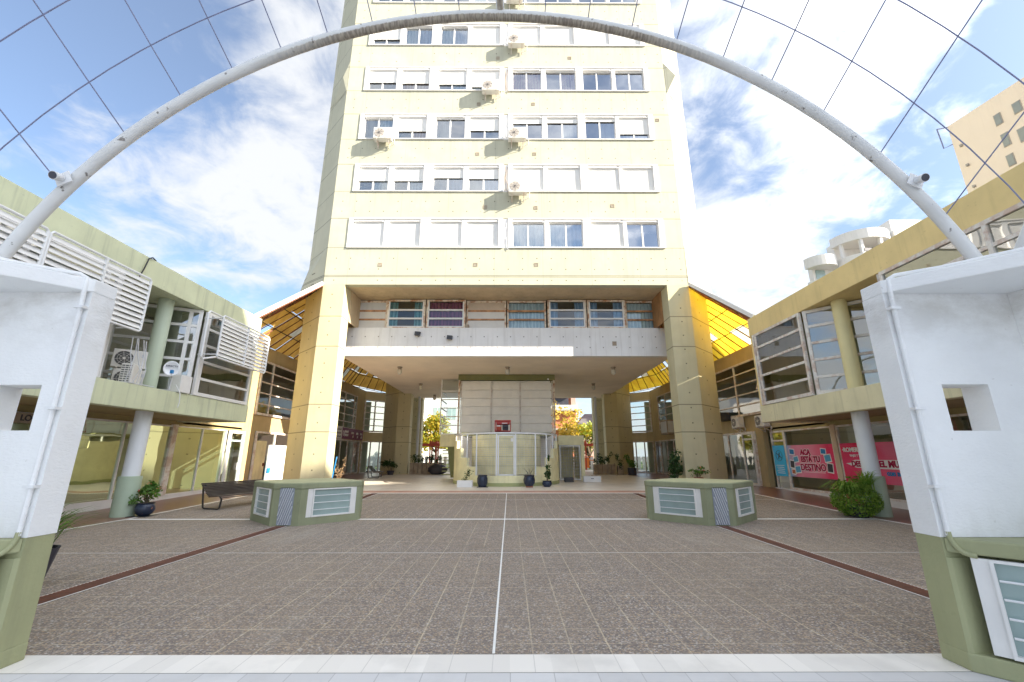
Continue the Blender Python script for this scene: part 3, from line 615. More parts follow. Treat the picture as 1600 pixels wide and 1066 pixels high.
# ================================================================ CANOPIES over the gap beside the tower
def U(s, u): return CX+s*u
def canopy(s, m, lab):
    P = [((-9.1 if s < 0 else 8.7), 19.45), ((-10.66 if s < 0 else 10.26), 21.08), ((-10.72 if s < 0 else 10.32), 33.2), ((-9.1 if s < 0 else 8.7), 35.2)]
    X3 = U(s, 12.2); X4 = U(s, 10.2)
    Q = [(U(s, 9.97), 16.39), (X3, 18.7), (X3, 33.2), (X4+0*s, 38.5)]
    zt, zl = 9.62, 6.93
    t = thing('glass_canopy', lab, 'canopy', (U(s, 11.5), 26, 6.98), world=True)
    def pt(i, v, u): a = Vector((*P[i], zt)).lerp(Vector((*P[i+1], zt)), v); b = Vector((*Q[i], zl)).lerp(Vector((*Q[i+1], zl)), v); return a.lerp(b, u)
    rnd = random.Random(5 if s < 0 else 9)
    nseg = [3, 22, 6]; pan = MB(); ribs_ = MB(); pur = MB()
    for i in range(3):
        for j in range(nseg[i]):
            for k in range(3):
                v0, v1 = j/nseg[i], (j+1)/nseg[i]; u0, u1 = k/3, (k+1)/3
                miss = (s > 0 and (i, j, k) in ((1, 1, 2), (1, 2, 2), (0, 2, 2), (1, 5, 1), (1, 17, 1), (2, 2, 1))) or (s < 0 and (i, j, k) in ((1, 1, 2),))
                if miss:
                    if s < 0: v0 = v1-.25*(v1-v0)
                    elif i == 2 or j > 10: continue
                elif rnd.random() < .3 and (s < 0 or j > 8): u1 -= .015; v1 -= .04*(v1-v0)
                dz = Vector((0, 0, .02*rnd.random() if s < 0 else 0)); a, b, c, d = pt(i, v0, u0), pt(i, v1, u0), pt(i, v1, u1), pt(i, v0, u1)
                pan.cur = 1 if (s > 0 and miss) or rnd.random() < .05 else 0; pan.quad(a+dz, b+dz, c+dz, d+dz); h = Vector((0, 0, .012)); pan.quad(d+dz-h, c+dz-h, b+dz-h, a+dz-h)
        for j in range(nseg[i]+1):
            v = j/nseg[i]; o = Vector((0, 0, -.05)); thick = (j % 2 == 0)
            ribs_.bar(pt(i, v, 0)+o, pt(i, v, 1)+o, .035 if thick else .02, .06 if thick else .04)
        for k in (0, 1, 2, 3):
            o = Vector((0, 0, -.08)); pur.bar(pt(i, 0, k/3)+o, pt(i, 1, k/3)+o, .025, .035)
    pan.build('panel', [m, 'canopy_pale'], t); ribs_.build('rafter', 'grate_rust', t); pur.build('purlin', 'black_metal', t)
    mb = MB(); a, b = pt(0, 0, 0), pt(0, 0, 1); mb.bar(a+Vector((0, -.05, .06)), b+Vector((0, -.05, .06)), .10, .16); mb.build('edge_flashing', 'frame_white', t)
canopy(-1, 'canopy_left', 'yellow corrugated lean-to canopy between the tower and the left building')
canopy(1, 'canopy_right', 'bright yellow lean-to canopy with missing panels between the tower and the right building')
# ================================================================ WINGS
def local(A, B):
    A = Vector((A[0], A[1])); B = Vector((B[0], B[1])); d = (B-A); Ln = d.length; d.normalize(); n = Vector((d.y, -d.x))   # n: to the right of A->B = outward
    def f(s, o, z): q = A+d*s+n*o; return (q.x, q.y, z)
    return f, Ln
def lbox(mb, f, s0, s1, o0, o1, z0, z1):
    p = [f(s0, o0, z0), f(s1, o0, z0), f(s1, o1, z0), f(s0, o1, z0), f(s0, o0, z1), f(s1, o0, z1), f(s1, o1, z1), f(s0, o1, z1)]
    # orientation: s forward, o to the right -> mirrored; flip faces
    mb.add(p, [(0,1,2,3),(7,6,5,4),(0,4,5,1),(1,5,6,2),(2,6,7,3),(3,7,4,0)])
def glazing(par, name, A, B, z0, z1, rows, posts, fm='frame_white', pm='pane_wing', fw=.07, dep=.09, bw=.05, curt=None):
    f, Ln = local(A, B); mb = MB()
    lbox(mb, f, 0, Ln, 0, dep, z0, z0+fw*1.2); lbox(mb, f, 0, Ln, 0, dep, z1-fw, z1)
    ps = [0]+[p*Ln for p in posts]+[Ln]
    for i, p in enumerate(ps):
        a, b = (0, fw) if i == 0 else ((Ln-fw, Ln) if i == len(ps)-1 else (p-fw/2, p+fw/2))
        lbox(mb, f, a, b, .002, dep-.002, z0+fw*1.2, z1-fw)
    w = mb.build(name, fm, par)
    if rows > 1:
        mb = MB(); h = (z1-z0)/rows
        for i in range(len(ps)-1):
            a = ps[i]+(fw if i == 0 else fw/2); b = ps[i+1]-(fw if i == len(ps)-2 else fw/2)
            for j in range(1, rows): lbox(mb, f, a, b, .01, dep-.01, z0+j*h-bw/2, z0+j*h+bw/2)
        mb.build('glazing_bar', fm, w)
    mb = MB(); mb.quad(f(0.01, dep/2, z0+.02), f(Ln-.01, dep/2, z0+.02), f(Ln-.01, dep/2, z1-.02), f(0.01, dep/2, z1-.02)); mb.build('pane', pm, w)
    return w
def wing(s):
    left = s < 0; P1 = 'wing_paint_left' if left else 'wing_paint_right'; P2 = 'wing_paint_left' if left else 'wing_slab_right'
    nm = 'left' if left else 'right'
    t = thing('wing_building', 'low two-storey shop building with %s roof band along the %s side of the plaza' % ('greenish stained' if left else 'ochre', nm), 'shop building', (U(s, 14), 16, 0), world=True)
    x = lambda u: U(s, u)
    def B(mb, u0, u1, y0, y1, z0, z1): mb.box(x(u0), x(u1), y0, y1, z0, z1)
    mb = MB(); B(mb, 9.72, 10.0, 1.5, 16.4, 6.17, 6.87); B(mb, 10.0, 12.1, 16.12, 16.398, 6.17, 6.87); mb.build('roof_fascia', P1, t, bevel=.012)
    mb = MB(); B(mb, 10.0, 12.1, 1.5, 16.12, 6.2, 6.4); mb.build('roof_soffit', P1, t)
    mb = MB(); B(mb, 9.72, 10.0, 1.5, 16.4, 2.8, 3.42); B(mb, 10.0, 12.1, 16.12, 16.398, 2.8, 3.42); mb.build('slab_fascia', P2, t, bevel=.012)
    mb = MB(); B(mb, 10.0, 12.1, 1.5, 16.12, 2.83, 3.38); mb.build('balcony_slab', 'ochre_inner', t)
    mb = MB(); B(mb, 12.12, 30, 1.5, 16.4, 6.3, 6.5); B(mb, 12.34, 30, 16.4, 39, 6.5, 6.7); mb.prism([(x(10.02), 16.402), (x(12.09), 16.402), (x(12.09), 18.55)], 6.55, 6.915); mb.build('roof', 'bg_slab', t)  # triangular wedge is added to stop sun leaking in under the canopy edge
    # ring wall along the tower
    mb = MB()
    B(mb, 12.1, 12.35, 16.4, 36.5, 6.2, 6.92); B(mb, 12.1, 12.35, 16.4, 36.5, 2.75, 3.5)
    ya = 20.85 if left else 16.5
    B(mb, 12.1, 12.35, 16.4, ya, 3.5, 6.2); B(mb, 12.1, 12.35, 34.6, 36.5, 3.5, 6.2)
    B(mb, 12.1, 12.35, 20.15 if left else 20.6, 21.15 if left else 21.2, .0, 2.75); B(mb, 12.1, 12.35, 36.0, 36.5, .1, 2.75)
    A, Bq = (x(12.1), 36.5), (x(9.8), 38.9)
    if not left: A2, B2 = (Bq, A)
    else: A2, B2 = (A, Bq)
    f, Ln = local(A2, B2); lbox(mb, f, 0, Ln, -.25, 0, 6.2, 6.92); lbox(mb, f, 0, Ln, -.25, 0, 2.75, 3.5)
    mb.build('ring_wall', 'ring_paint', t)
    mb = MB(); B(mb, 9.9, 12.05, 16.0, 16.39, 3.42, 6.17) if False else B(mb, 9.75, 12.1, 16.22, 16.395, 3.42, 6.17); mb.build('end_wall', P1, t)
    # rooms
    mb = MB(); B(mb, 16.5, 16.7, 1.5, 39, 0, 6.3); B(mb, 12.4, 16.5, 1.5, 39, 2.84, 3.36); B(mb, 12.4, 16.5, 39, 39.2, 0, 6.3); B(mb, 12.4, 16.5, 20.2, 20.35, .1, 2.8); B(mb, 12.4, 16.5, 28, 28.15, .1, 6.2); B(mb, 12.4, 16.5, 16.5, 16.65, 3.4, 6.2); B(mb, 12.3, 12.38, 1.5, 16.2, 3.45, 6.25); B(mb, 10.6, 12.3, 14.55, 14.62, 3.45, 6.19); B(mb, 10.6, 12.3, 7.0, 7.07, 3.45, 6.19); mb.build('interior', 'room_cream', t)
    mb = MB(); B(mb, 12.4, 16.5, 1.5, 39, .0, .16); mb.build('shop_floor', 'beige_tile', t)
    mb = MB(); B(mb, 12.04, 12.34, 2.5, 20.1, 0, .24); mb.build('shop_kerb', 'frame_white', t)
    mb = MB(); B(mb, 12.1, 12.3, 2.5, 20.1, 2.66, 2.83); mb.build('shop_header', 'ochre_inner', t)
    # columns
    for yc in (12.5, 4.3):
        mb = MB(); mb.lathe((x(10.32), yc, 0), [(.205, 0), (.205, 2.83)], 32); mb.build('column', 'column_white', t, smooth=True)
        mb = MB(); mb.lathe((x(10.32), yc, 0), [(.27, 0), (.27, 1.02), (.255, 1.05), (.2, 1.05)], 32); mb.build('column_base', 'drum_olive', t, smooth=True)
        mb = MB(); mb.lathe((x(10.3), yc-.1, 3.38), [(.2, 0), (.2, 2.84)], 32); mb.build('column', 'column_left_up' if left else 'column_right_up', t, smooth=True)
    # glazing: A->B such that outward (towards the plaza) is on the right of travel
    def G(name, a, b, *r, **k):
        (a, b) = ((x(a[0]), a[1]), (x(b[0]), b[1]))
        if not left: a, b = b, a          # right wing: outward is -X
        # left wing: outward is +X: travelling +Y has right = +X
        return glazing(t, name, a, b, *r, **k)
    fm = 'frame_white' if left else 'frame_stained'
    G('balcony_window', (9.78, 13.4), (9.78, 16.2), 3.43, 6.16, 5, [.05] if left else [.07], fm=fm, bw=.08, fw=.09)
    RU = 11.75 if left else 11.1
    G('balcony_window', (RU, 11.95+(.4 if left else 0)), (9.80, 13.33), 3.43, 6.16, 5, [.86], fm=fm, bw=.08, fw=.1)
    G('balcony_window', (9.80, 10.25), (RU, 11.6), 3.43, 6.16, 5, [.12], fm=fm, bw=.08, fw=.1)
    G('balcony_window', (9.78, 3.0), (9.78, 10.2), 3.43, 6.16, 5, [.35, .7, .95], fm=fm, bw=.08, fw=.09)
    mb = MB(); B(mb, RU, RU+.15, 11.6, 12.35 if left else 11.95, 3.42, 6.17); B(mb, 11.9, 12.1, 1.5, 16.2, 3.42, 3.44); mb.build('balcony_wall', P1, t)
    # ring windows (upper)
    n = 4; y0 = ya; Lr = 34.6-ya
    segs = [(ya, 24.6, [.28]), (24.75, 30.2, [.33, .66]), (30.35, 34.5, [.4, .85])]
    for a, b, ps in segs: G('ring_window', (12.1, a), (12.1, b), 3.52, 6.2, 5, ps, fm='frame_stained', bw=.06, fw=.09, pm='pane_clear')
    ring = [(12.1, 36.45), (9.85, 38.85)]
    G('ring_window', ring[0], ring[1], 3.52, 6.2, 5, [.3], fm='frame_stained', bw=.07, fw=.1, pm='pane_clear')
    G('ring_shopfront', ring[0], ring[1], .2, 2.75, 1, [.25, .5, .75], fm='frame_stained', pm='pane_clear')
    for a, b, ps in [(21.2, 25.5, [.4]), (25.6, 30.4, [.5]), (30.5, 35.9, [.25, .5, .75])]:
        w = G('ring_shopfront', (12.1, a), (12.1, b), .22, 2.75, 1, ps, fm='frame_stained', pm='pane_clear', fw=.09)
    # ground-floor shopfronts
    if left:
        for a, b, ps in [(3, 9.6, [.5]), (9.7, 16.0, [.36, .68]), (16.05, 19.0, [.5])]:
            w = G('shop_window', (12.12, a), (12.12, b), .24, 2.66, 1, ps, pm='pane_shop', fw=.035 if a > 10 else .05); 
        mb = MB(); B(mb, 12.0, 12.12, 15.88, 16.12, .24, 2.7); mb.build('shop_post', 'frame_stained', t)
        d = G('shop_door', (12.0, 19.05), (12.0, 20.1), .1, 2.66, 1, [], pm='pane_clear', fw=.11); mb = MB(); B(mb, 11.98, 12.06, 19.1, 20.05, 2.2, 2.28); mb.build('transom', 'frame_white', d)
        mb = MB(); B(mb, 11.86, 11.94, 19.85, 19.9, 1.0, 1.3); mb.build('handle', 'grey_pipe', d)
        # ring door, white roller shutter with scalloped pelmet
        mb = MB(); B(mb, 12.02, 12.1, 21.25, 22.2, .2, 2.3); d = mb.build('service_door', 'kiosk_curve', t); mb = MB(); B(mb, 11.96, 12.02, 22.05, 22.12, 1.1, 1.25); mb.build('handle', 'grate_rust', d)
        mb = MB()
        y = 22.5
        while y < 25.3: B(mb, 12.03 if int(y*10) % 2 else 12.045, 12.1, y, y+.1, .22, 2.12); y += .1
        sh = mb.build('shop_blind', 'shutter_white', t)
        mb = MB(); B(mb, 11.97, 12.02, 22.5, 22.75, .75, 1.0); mb.build('sticker', 'ink_blue', sh)
    else:
        for a, b, ps in [(3, 9.6, [.5]), (9.7, 15.85, [.47]), (16.1, 18.95, [])]:
            G('shop_window', (12.12, a), (12.12, b), .24, 2.66, 1, ps, pm='pane_wing', fw=.06, fm='frame_stained')
        mb = MB(); B(mb, 12.0, 12.12, 15.87, 16.08, .24, 2.7); mb.build('shop_post', 'tan_panel', t)
        d = G('shop_door', (12.15, 19.0), (12.15, 19.95), .1, 2.66, 1, [], pm='pane_wing', fw=.07, fm='frame_stained'); mb = MB(); B(mb, 12.07, 12.14, 19.05, 19.9, 2.2, 2.27); mb.build('transom', 'frame_stained', d)
        d = G('ring_door', (12.06, 21.3), (12.06, 22.3), .2, 2.7, 1, [], pm='pane_clear', fw=.08, fm='frame_white'); mb = MB(); B(mb, 12.0, 12.1, 21.35, 22.25, 2.35, 2.42); mb.build('transom', 'frame_white', d)
        # top-hung sash standing open
        mb = MB(); a = Vector((x(12.02), 18.5, 6.05)); q = Vector((x(11.5), 18.5, 4.55)); w_ = Vector((0, 1.0, 0))
        for c0, c1 in ((a, a+w_), (q, q+w_), (a, q), (a+w_, q+w_), (a.lerp(q, .36), a.lerp(q, .36)+w_), (a.lerp(q, .68), a.lerp(q, .68)+w_)): mb.bar(c0, c1, .05)
        w = mb.build('open_sash', 'frame_stained', t); mb = MB(); mb.quad(a, a+w_, q+w_, q); mb.build('pane', 'pane_clear', w)
    return t
WL = wing(-1); WR = wing(1)
# streak of dark cable hanging over the left roof band
mb = MB(); mb.tube([(-9.95, 11.1, 6.885), (-9.88, 10.9, 6.885), (-9.865, 10.78, 6.8), (-9.865, 10.7, 6.45), (-9.865, 10.62, 6.2)], .018, 6); tag(mb.build('cable', 'black_metal'), 'black cable hanging over the greenish roof band of the left building', 'cable')
# ---------------------------------------------------------------- louvre screens (left)
def louvre(y0, y1, mids, label):
    t = thing('louvre_screen', label, 'louvre screen', (-9.3, (y0+y1)/2, 4.62), 0, 'white louvre screens on the left building', world=True)
    X0 = -9.34; z0, z1 = 4.62, 6.02; mb = MB(); r = .032
    mb.tube([(X0, y0, z0+.05), (X0, y0, z1-.05), (X0, y0+.05, z1), (X0, y1-.05, z1), (X0, y1, z1-.05), (X0, y1, z0+.05), (X0, y1-.05, z0), (X0, y0+.05, z0), (X0, y0, z0+.05)], r, 8)
    for m_ in mids: mb.bar((X0-.0, m_, z0), (X0-.0, m_, z1), .05, .06)
    for yy in (y0, y1):
        mb.tube([(X0, yy, z1-.1), (-9.95, yy, z1-.1)], .02, 6); mb.tube([(X0, yy, z0+.1), (-9.95, yy, z0+.1)], .02, 6)
    mb.build('frame', 'metal_white', t)
    mb = MB(); n = 10
    for i in range(n):
        z = z0+.06+(z1-z0-.1)*i/n; hh = (z1-z0)/n*.86
        mb.add([(X0+.03, y0+.03, z), (X0+.03, y1-.03, z), (X0-.035, y1-.03, z+hh), (X0-.035, y0+.03, z+hh), (X0+.024, y0+.03, z-.006), (X0+.024, y1-.03, z-.006), (X0-.041, y1-.03, z+hh-.006), (X0-.041, y0+.03, z+hh-.006)],
               [(3, 2, 1, 0), (4, 5, 6, 7), (0, 1, 5, 4), (2, 3, 7, 6), (0, 4, 7, 3), (1, 2, 6, 5)])
    mb.build('slat_set', 'louvre_white', t)
louvre(13.35, 16.1, [14.75], 'short white louvre screen at the far end of the left building beside the yellow canopy')
louvre(7.9, 10.42, [9.15], 'long white louvre screen above the left gate shelter, ending by the satellite dish')
louvre(3.0, 7.85, [5.4], 'white louvre screen cut by the left edge of the photo behind the arch foot')
mb = MB(); mb.tube([(-9.34, 13.3, 5.95), (-9.34, 12.72, 5.95), (-9.34, 12.66, 5.88), (-9.34, 12.68, 4.5), (-9.34, 12.74, 4.44), (-9.34, 13.3, 4.62)], .03, 8); tag(mb.build('guard_rail', 'metal_white'), 'white looped tube beside the short louvre screen of the left building', 'rail')
# ---------------------------------------------------------------- AC units and dish on the left balcony
acb = [(-10.86, 12.05, 3.44, 'lower balcony air conditioner half hidden behind the upper round column of the left building'), (-10.92, 12.0, 4.14, 'upper balcony air conditioner stacked left of the upper round column of the left building')]
for X0, Y0, Z0, lab in acb:
    if ac1 is None: ac1 = o = make_ac('air_conditioner', lab); o.location = (X0-.12, Y0+.22, Z0); o.rotation_euler = (0, 0, R(40))
    else: o = dup(ac1, (X0-.12, Y0+.22, Z0-.14), R(40), lab)
    o.scale = (.78, .78, .78)
    o['group'] = 'air conditioners on the balcony of the left building'
t = thing('air_conditioner', 'white air conditioner seen from its slotted side at the balcony edge of the left building', 'air conditioner', (-10.15, 11.35, 3.43), R(20), group='air conditioners on the balcony of the left building')
mb = MB(); mb.box(-.16, .16, -.3, .3, 0, .62); mb.build('casing', 'ac_white', t, bevel=.02); mb = MB()
for i in range(8):
    for j in range(3): mb.box(-.13+j*.09, -.06+j*.09, -.304, -.298, .05+i*.068, .085+i*.068)
mb.build('slot_set', 'ac_dark', t)
t.scale = (.85, .85, .85)
t = thing('satellite_dish', 'small white oval satellite dish with lettering on the balcony of the left building', 'satellite dish', (-9.8, 12.3, 3.43))
mb = MB(); R0 = .225; n = 28; vs = [(0, 0, 0)]; fs = []
for i in range(1, 6):
    r = R0*i/5
    for k in range(n): a = 2*math.pi*k/n; vs.append((r*math.cos(a)*.85, -.18*(r/R0)**2*.5, r*math.sin(a)))
for k in range(n): fs.append((0, 1+(k+1) % n, 1+k))
for i in range(4):
    for k in range(n): a = 1+i*n+k; b = 1+i*n+(k+1) % n; fs.append((a, b, b+n, a+n))
mb.add(vs, fs); Mx = Matrix.Rotation(R(38), 4, 'Z') @ Matrix.Rotation(R(-8), 4, 'X'); mb.v = [tuple(Mx @ Vector(v)+Vector((.08, -.16, .56))) for v in mb.v]
d = mb.build('dish', 'metal_white', t, smooth=True)
so_ = d.modifiers.new('thick', 'SOLIDIFY'); so_.thickness = .01
o = text('lettering', 'DIRECTV', .068, 'ink_dark', tuple(Mx @ Vector((0, -.085, .07))+Vector((.08, -.16, .56))), (R(82), 0, R(38)), t, .002, .002)
mb = MB(); mb.tube([(.08, -.14, .55), (.02, 0, .35), (0, 0, 0)], .018, 8); mb.tube([(.08, -.14, .36), (.27, -.36, .44)], .01, 6); mb.build('mount', 'grey_pipe', t)
mb = MB(); mb.box(.24, .31, -.4, -.34, .40, .50); mb.build('receiver', 'ink_blue', t)
tag(MB().box(-10.15, -9.85, 12.75, 13.2, 3.43, 3.95).build('junction_box', 'frame_white', bevel=.015), 'white box standing behind the satellite dish on the left balcony', 'junction box')
# AC units and boxes right side
ac1.scale = (.78,)*3; o = dup(ac1, (11.9, 22.3, 2.98), R(-90), 'air conditioner with dark fan nearest the right pillar, under the upper ring windows'); o['group'] = 'air conditioners under the right ring windows'
o = dup(ac1, (11.9, 20.1, 2.9), R(-90), 'air conditioner tucked behind the end of the right building slab'); o['group'] = 'air conditioners under the right ring windows'
t = thing('air_conditioner', 'boxy grey window unit hanging behind the right pillar', 'air conditioner', (11.6, 31.9, 3.1)); mb = MB(); mb.box(-.35, .3, -.7, .7, 0, 1.0); mb.build('casing', 'stone_tile', t, bevel=.02); mb = MB(); mb.box(-.36, -.345, -.6, .6, .1, .9); mb.box(-.3, .25, -.71, -.69, .1, .9); mb.build('front_grille', 'bg_grey', t)
tag(MB().box(11.2, 11.85, 23.2, 24.0, 3.4, 3.85).build('black_crate', 'dark_plastic', bevel=.02), 'black box on the ledge under the ring windows beside the right pillar', 'box')
# ---------------------------------------------------------------- shop banners (right)
def banner(y0, y1, z0, z1, lab):
    mb = MB(); mb.box(11.835, 11.845, y0, y1, z0, z1); return tag(mb.build('window_banner', 'banner_print'), lab, 'banner', 'travel banners in the right shop windows')
b0 = banner(19.05, 19.88, .74, 2.03, 'light blue banner with a round aeroplane mark on the shop door leaf')
b1_ = banner(16.12, 18.9, .76, 2.02, 'crimson and blue travel banner with holiday snapshots in the right shop window')
b2_ = banner(10.0, 15.83, .72, 2.02, 'crimson travel banner running behind the round column of the right building')
def bt(body, y, z, size, m, par, bold=.006, shear=0, rz=0, halo=0):
    if halo: text('halo', body, size, 'ink_white', (11.833, y, z), (R(90), 0, R(-90)), par, .001, bold+halo, shear)
    return text('lettering', body, size, m, (11.828, y, z), (R(90), 0, R(-90)), par, .003, bold, shear)
for p in (b0, b1_, b2_): p['_org'] = (0, 0, 0)
bt('ACA', 17.72, 1.72, .29, 'ink_crimson', b1_, .018, halo=.018); bt('EST\u00c1 TU', 17.48, 1.45, .29, 'ink_crimson', b1_, .018, halo=.018); bt('DESTINO', 17.4, 1.14, .35, 'ink_crimson', b1_, .012, halo=.02)
bt('www.', 17.5, .95, .001, 'ink_white', b1_, 0) if False else None
mb = MB(); mb.box(11.828, 11.834, 16.75, 18.0, .96, .975); mb.build('underline', 'ink_white', b1_)
k = 0
for (yy, z, a, w_, h_) in [(18.55, 1.75, .1, .34, .26), (18.35, 1.45, -.15, .34, .26), (18.62, 1.25, .12, .3, .34), (18.3, 1.05, -.1, .36, .3), (18.6, .95, .1, .26, .22), (16.68, 1.75, .1, .3, .24), (16.5, 1.5, -.12, .36, .3), (16.45, 1.15, .1, .32, .36)]:
    q = Matrix.Rotation(a, 4, 'X'); mb = MB(); mb.box(-.004, .004, -w_/2, w_/2, -h_/2, h_/2); mb.v = [tuple(q @ Vector(v)+Vector((11.826, yy, z))) for v in mb.v]; sn = mb.build('snapshot', 'ink_white', b1_)
    mb = MB(); mb.box(-.006, -.0045, -w_/2+.03, w_/2-.03, -h_/2+.04, h_/2-.03); mb.v = [tuple(q @ Vector(v)+Vector((11.826, yy, z))) for v in mb.v]; mb.build('picture', ('ink_blue', 'snap_sky', 'ink_dark', 'snap_sky', 'bg_brick')[k % 5], sn); k += 1
mb = MB(); c = (19.47, 1.6); mb.tube([(11.828, c[0]+.22*math.cos(a), c[1]+.22*math.sin(a)) for a in [math.pi*i/12 for i in range(25)]], .008, 4)
mb.bar((11.826, c[0]-.16, c[1]-.1), (11.826, c[0]+.16, c[1]+.1), .006, .035); mb.bar((11.826, c[0]-.05, c[1]+.13), (11.826, c[0]+.05, c[1]-.13), .006, .05); mb.build('aeroplane_mark', 'ink_dark', b0)
for i in range(5): mb = MB(); mb.box(11.828, 11.834, 19.2+.03*(i % 2), 19.75-.04*(i % 3), 1.18-i*.08, 1.2-i*.08); mb.build('text_line', 'ink_white', b0)
bt('\u00b7ROMERO', 15.27, 1.79, .2, 'ink_white', b2_, .01); bt('VIAJES Y TURISMO', 15.0, 1.6, .10, 'ink_white', b2_, .003)
f, Ln = local((11.838, 15.65), (11.838, 12.2)); mb = MB(); mb.add([(11.832, 15.65, 1.34), (11.832, 15.2, 1.20), (11.832, 12.3, 1.17), (11.832, 12.3, 1.47), (11.832, 15.2, 1.46), (11.832, 15.4, 1.42), (11.832, 15.35, 1.37)], [(0, 1, 2, 3, 4, 5, 6)]); mb.build('brush_stripe', 'ink_white', b2_)
bt('DESCUBR\u00cd', 14.82, 1.32, .25, 'ink_crimson', b2_, .012); bt('EL MUNDO', 13.55, 1.33, .27, 'ink_crimson', b2_, .013); bt('con nosotros', 13.45, 1.06, .21, 'ink_blue', b2_, .012)
# loose cables and hoses on the left balcony
mb = MB()
for i in range(5):
    b = random.Random(50+i); y = 10.9+i*.12; mb.tube([(-9.86-.1*b.random(), y, 4.62), (-9.9, y+.1*b.random(), 4.2), (-9.85, y-.1+.3*b.random(), 3.8), (-9.95, y+.1, 3.45), (-9.9, y+.5, 3.44)], .012, 5)
tag(mb.build('hanging_cables', 'grey_pipe'), 'tangle of grey cables hanging at the end of the long louvre screen', 'cables')
mb = MB(); mb.tube([(-9.75, 12.45, 3.6), (-9.65, 12.55, 3.35), (-9.66, 12.6, 3.1), (-9.7, 12.62, 2.95)], .012, 6); tag(mb.build('hose', 'metal_white'), 'thin white hose dangling over the left slab edge under the satellite dish', 'hose')
rnd = random.Random(77); mb = MB()
for i in range(420):
    side = rnd.choice((-1, 1)); x_ = (rnd.uniform(-9.5, 9.2) if rnd.random() < .5 else (side*9.3-.2+rnd.gauss(0, .35))); y_ = rnd.uniform(4.3, 17.8); e = .008+.012*rnd.random(); a_ = rnd.random()*6.28; z_ = gz(y_)+.012
    if not -9.8 < x_ < 9.4: continue
    c_, s_ = math.cos(a_)*e, math.sin(a_)*e; mb.add([(x_+c_, y_+s_, z_), (x_-s_*.6, y_+c_*.6, z_+.004), (x_-c_, y_-s_, z_), (x_+s_*.6, y_-c_*.6, z_+.003)], [(0, 1, 2, 3)])
o = mb.build('litter_specks', 'leaf_dry'); o['kind'] = 'stuff'; tag(o, 'tiny dry leaf and paper specks scattered over the paving', 'litter')
# signs, left
t = tag(MB().box(-12.27, -12.2, 31.9, 36.4, 2.8, 3.6).build('shop_sign', 'sign_purple'), 'long purple shop sign with white lettering under the left ring windows', 'sign'); t['_org'] = (0, 0, 0)
for i, (yy, z, w_) in enumerate([(32.75, 3.33, .75), (32.75, 3.08, .75), (34.0, 3.28, .6), (34.15, 3.02, .25), (35.05, 3.28, .5), (35.15, 3.02, .25), (35.95, 3.28, .5), (36.05, 3.02, .3)]):
    n = max(2, int(w_/.11)); mb = MB()
    for q in range(n): y_ = yy-w_/2+q*w_/n; mb.box(-12.2, -12.19, y_, y_+w_/n*.62, z-.07-.03*(q % 3 == 0), z+.07+.03*(q % 4 == 1))
    mb.build('lettering', 'ink_white', t)
mb = MB(); mb.tube([(-12.19, 32.15+.13*math.cos(a), 3.2+.17*math.sin(a)) for a in [math.pi*i/8 for i in range(17)]], .02, 4); mb.build('emblem', 'ink_white', t)
t = tag(MB().box(-12.27, -12.19, 30.3, 31.85, 2.78, 3.65).build('shop_sign', 'sign_white'), 'white square shop sign next to the purple one', 'sign'); t['_org'] = (0, 0, 0)
for i in range(3):
    mb = MB()
    for q in range(7): y_ = 30.5+q*.17; mb.box(-12.19, -12.18, y_, y_+.1, 3.37-i*.25, 3.5-i*.25-.03*(q % 2))
    mb.build('lettering', 'ink_grey', t)
t = tag(MB().box(-12.12, -12.06, 10.3, 12.3, 2.38, 2.62).build('shop_sign', 'stone_tile'), 'small grey LOCAL sign seen through the square opening of the left gate shelter', 'sign'); t['_org'] = (0, 0, 0)
text('lettering', 'LOCAL', .2, 'ink_dark', (-12.05, 11.05, 2.5), (R(90), 0, R(90)), t, .003, .006)
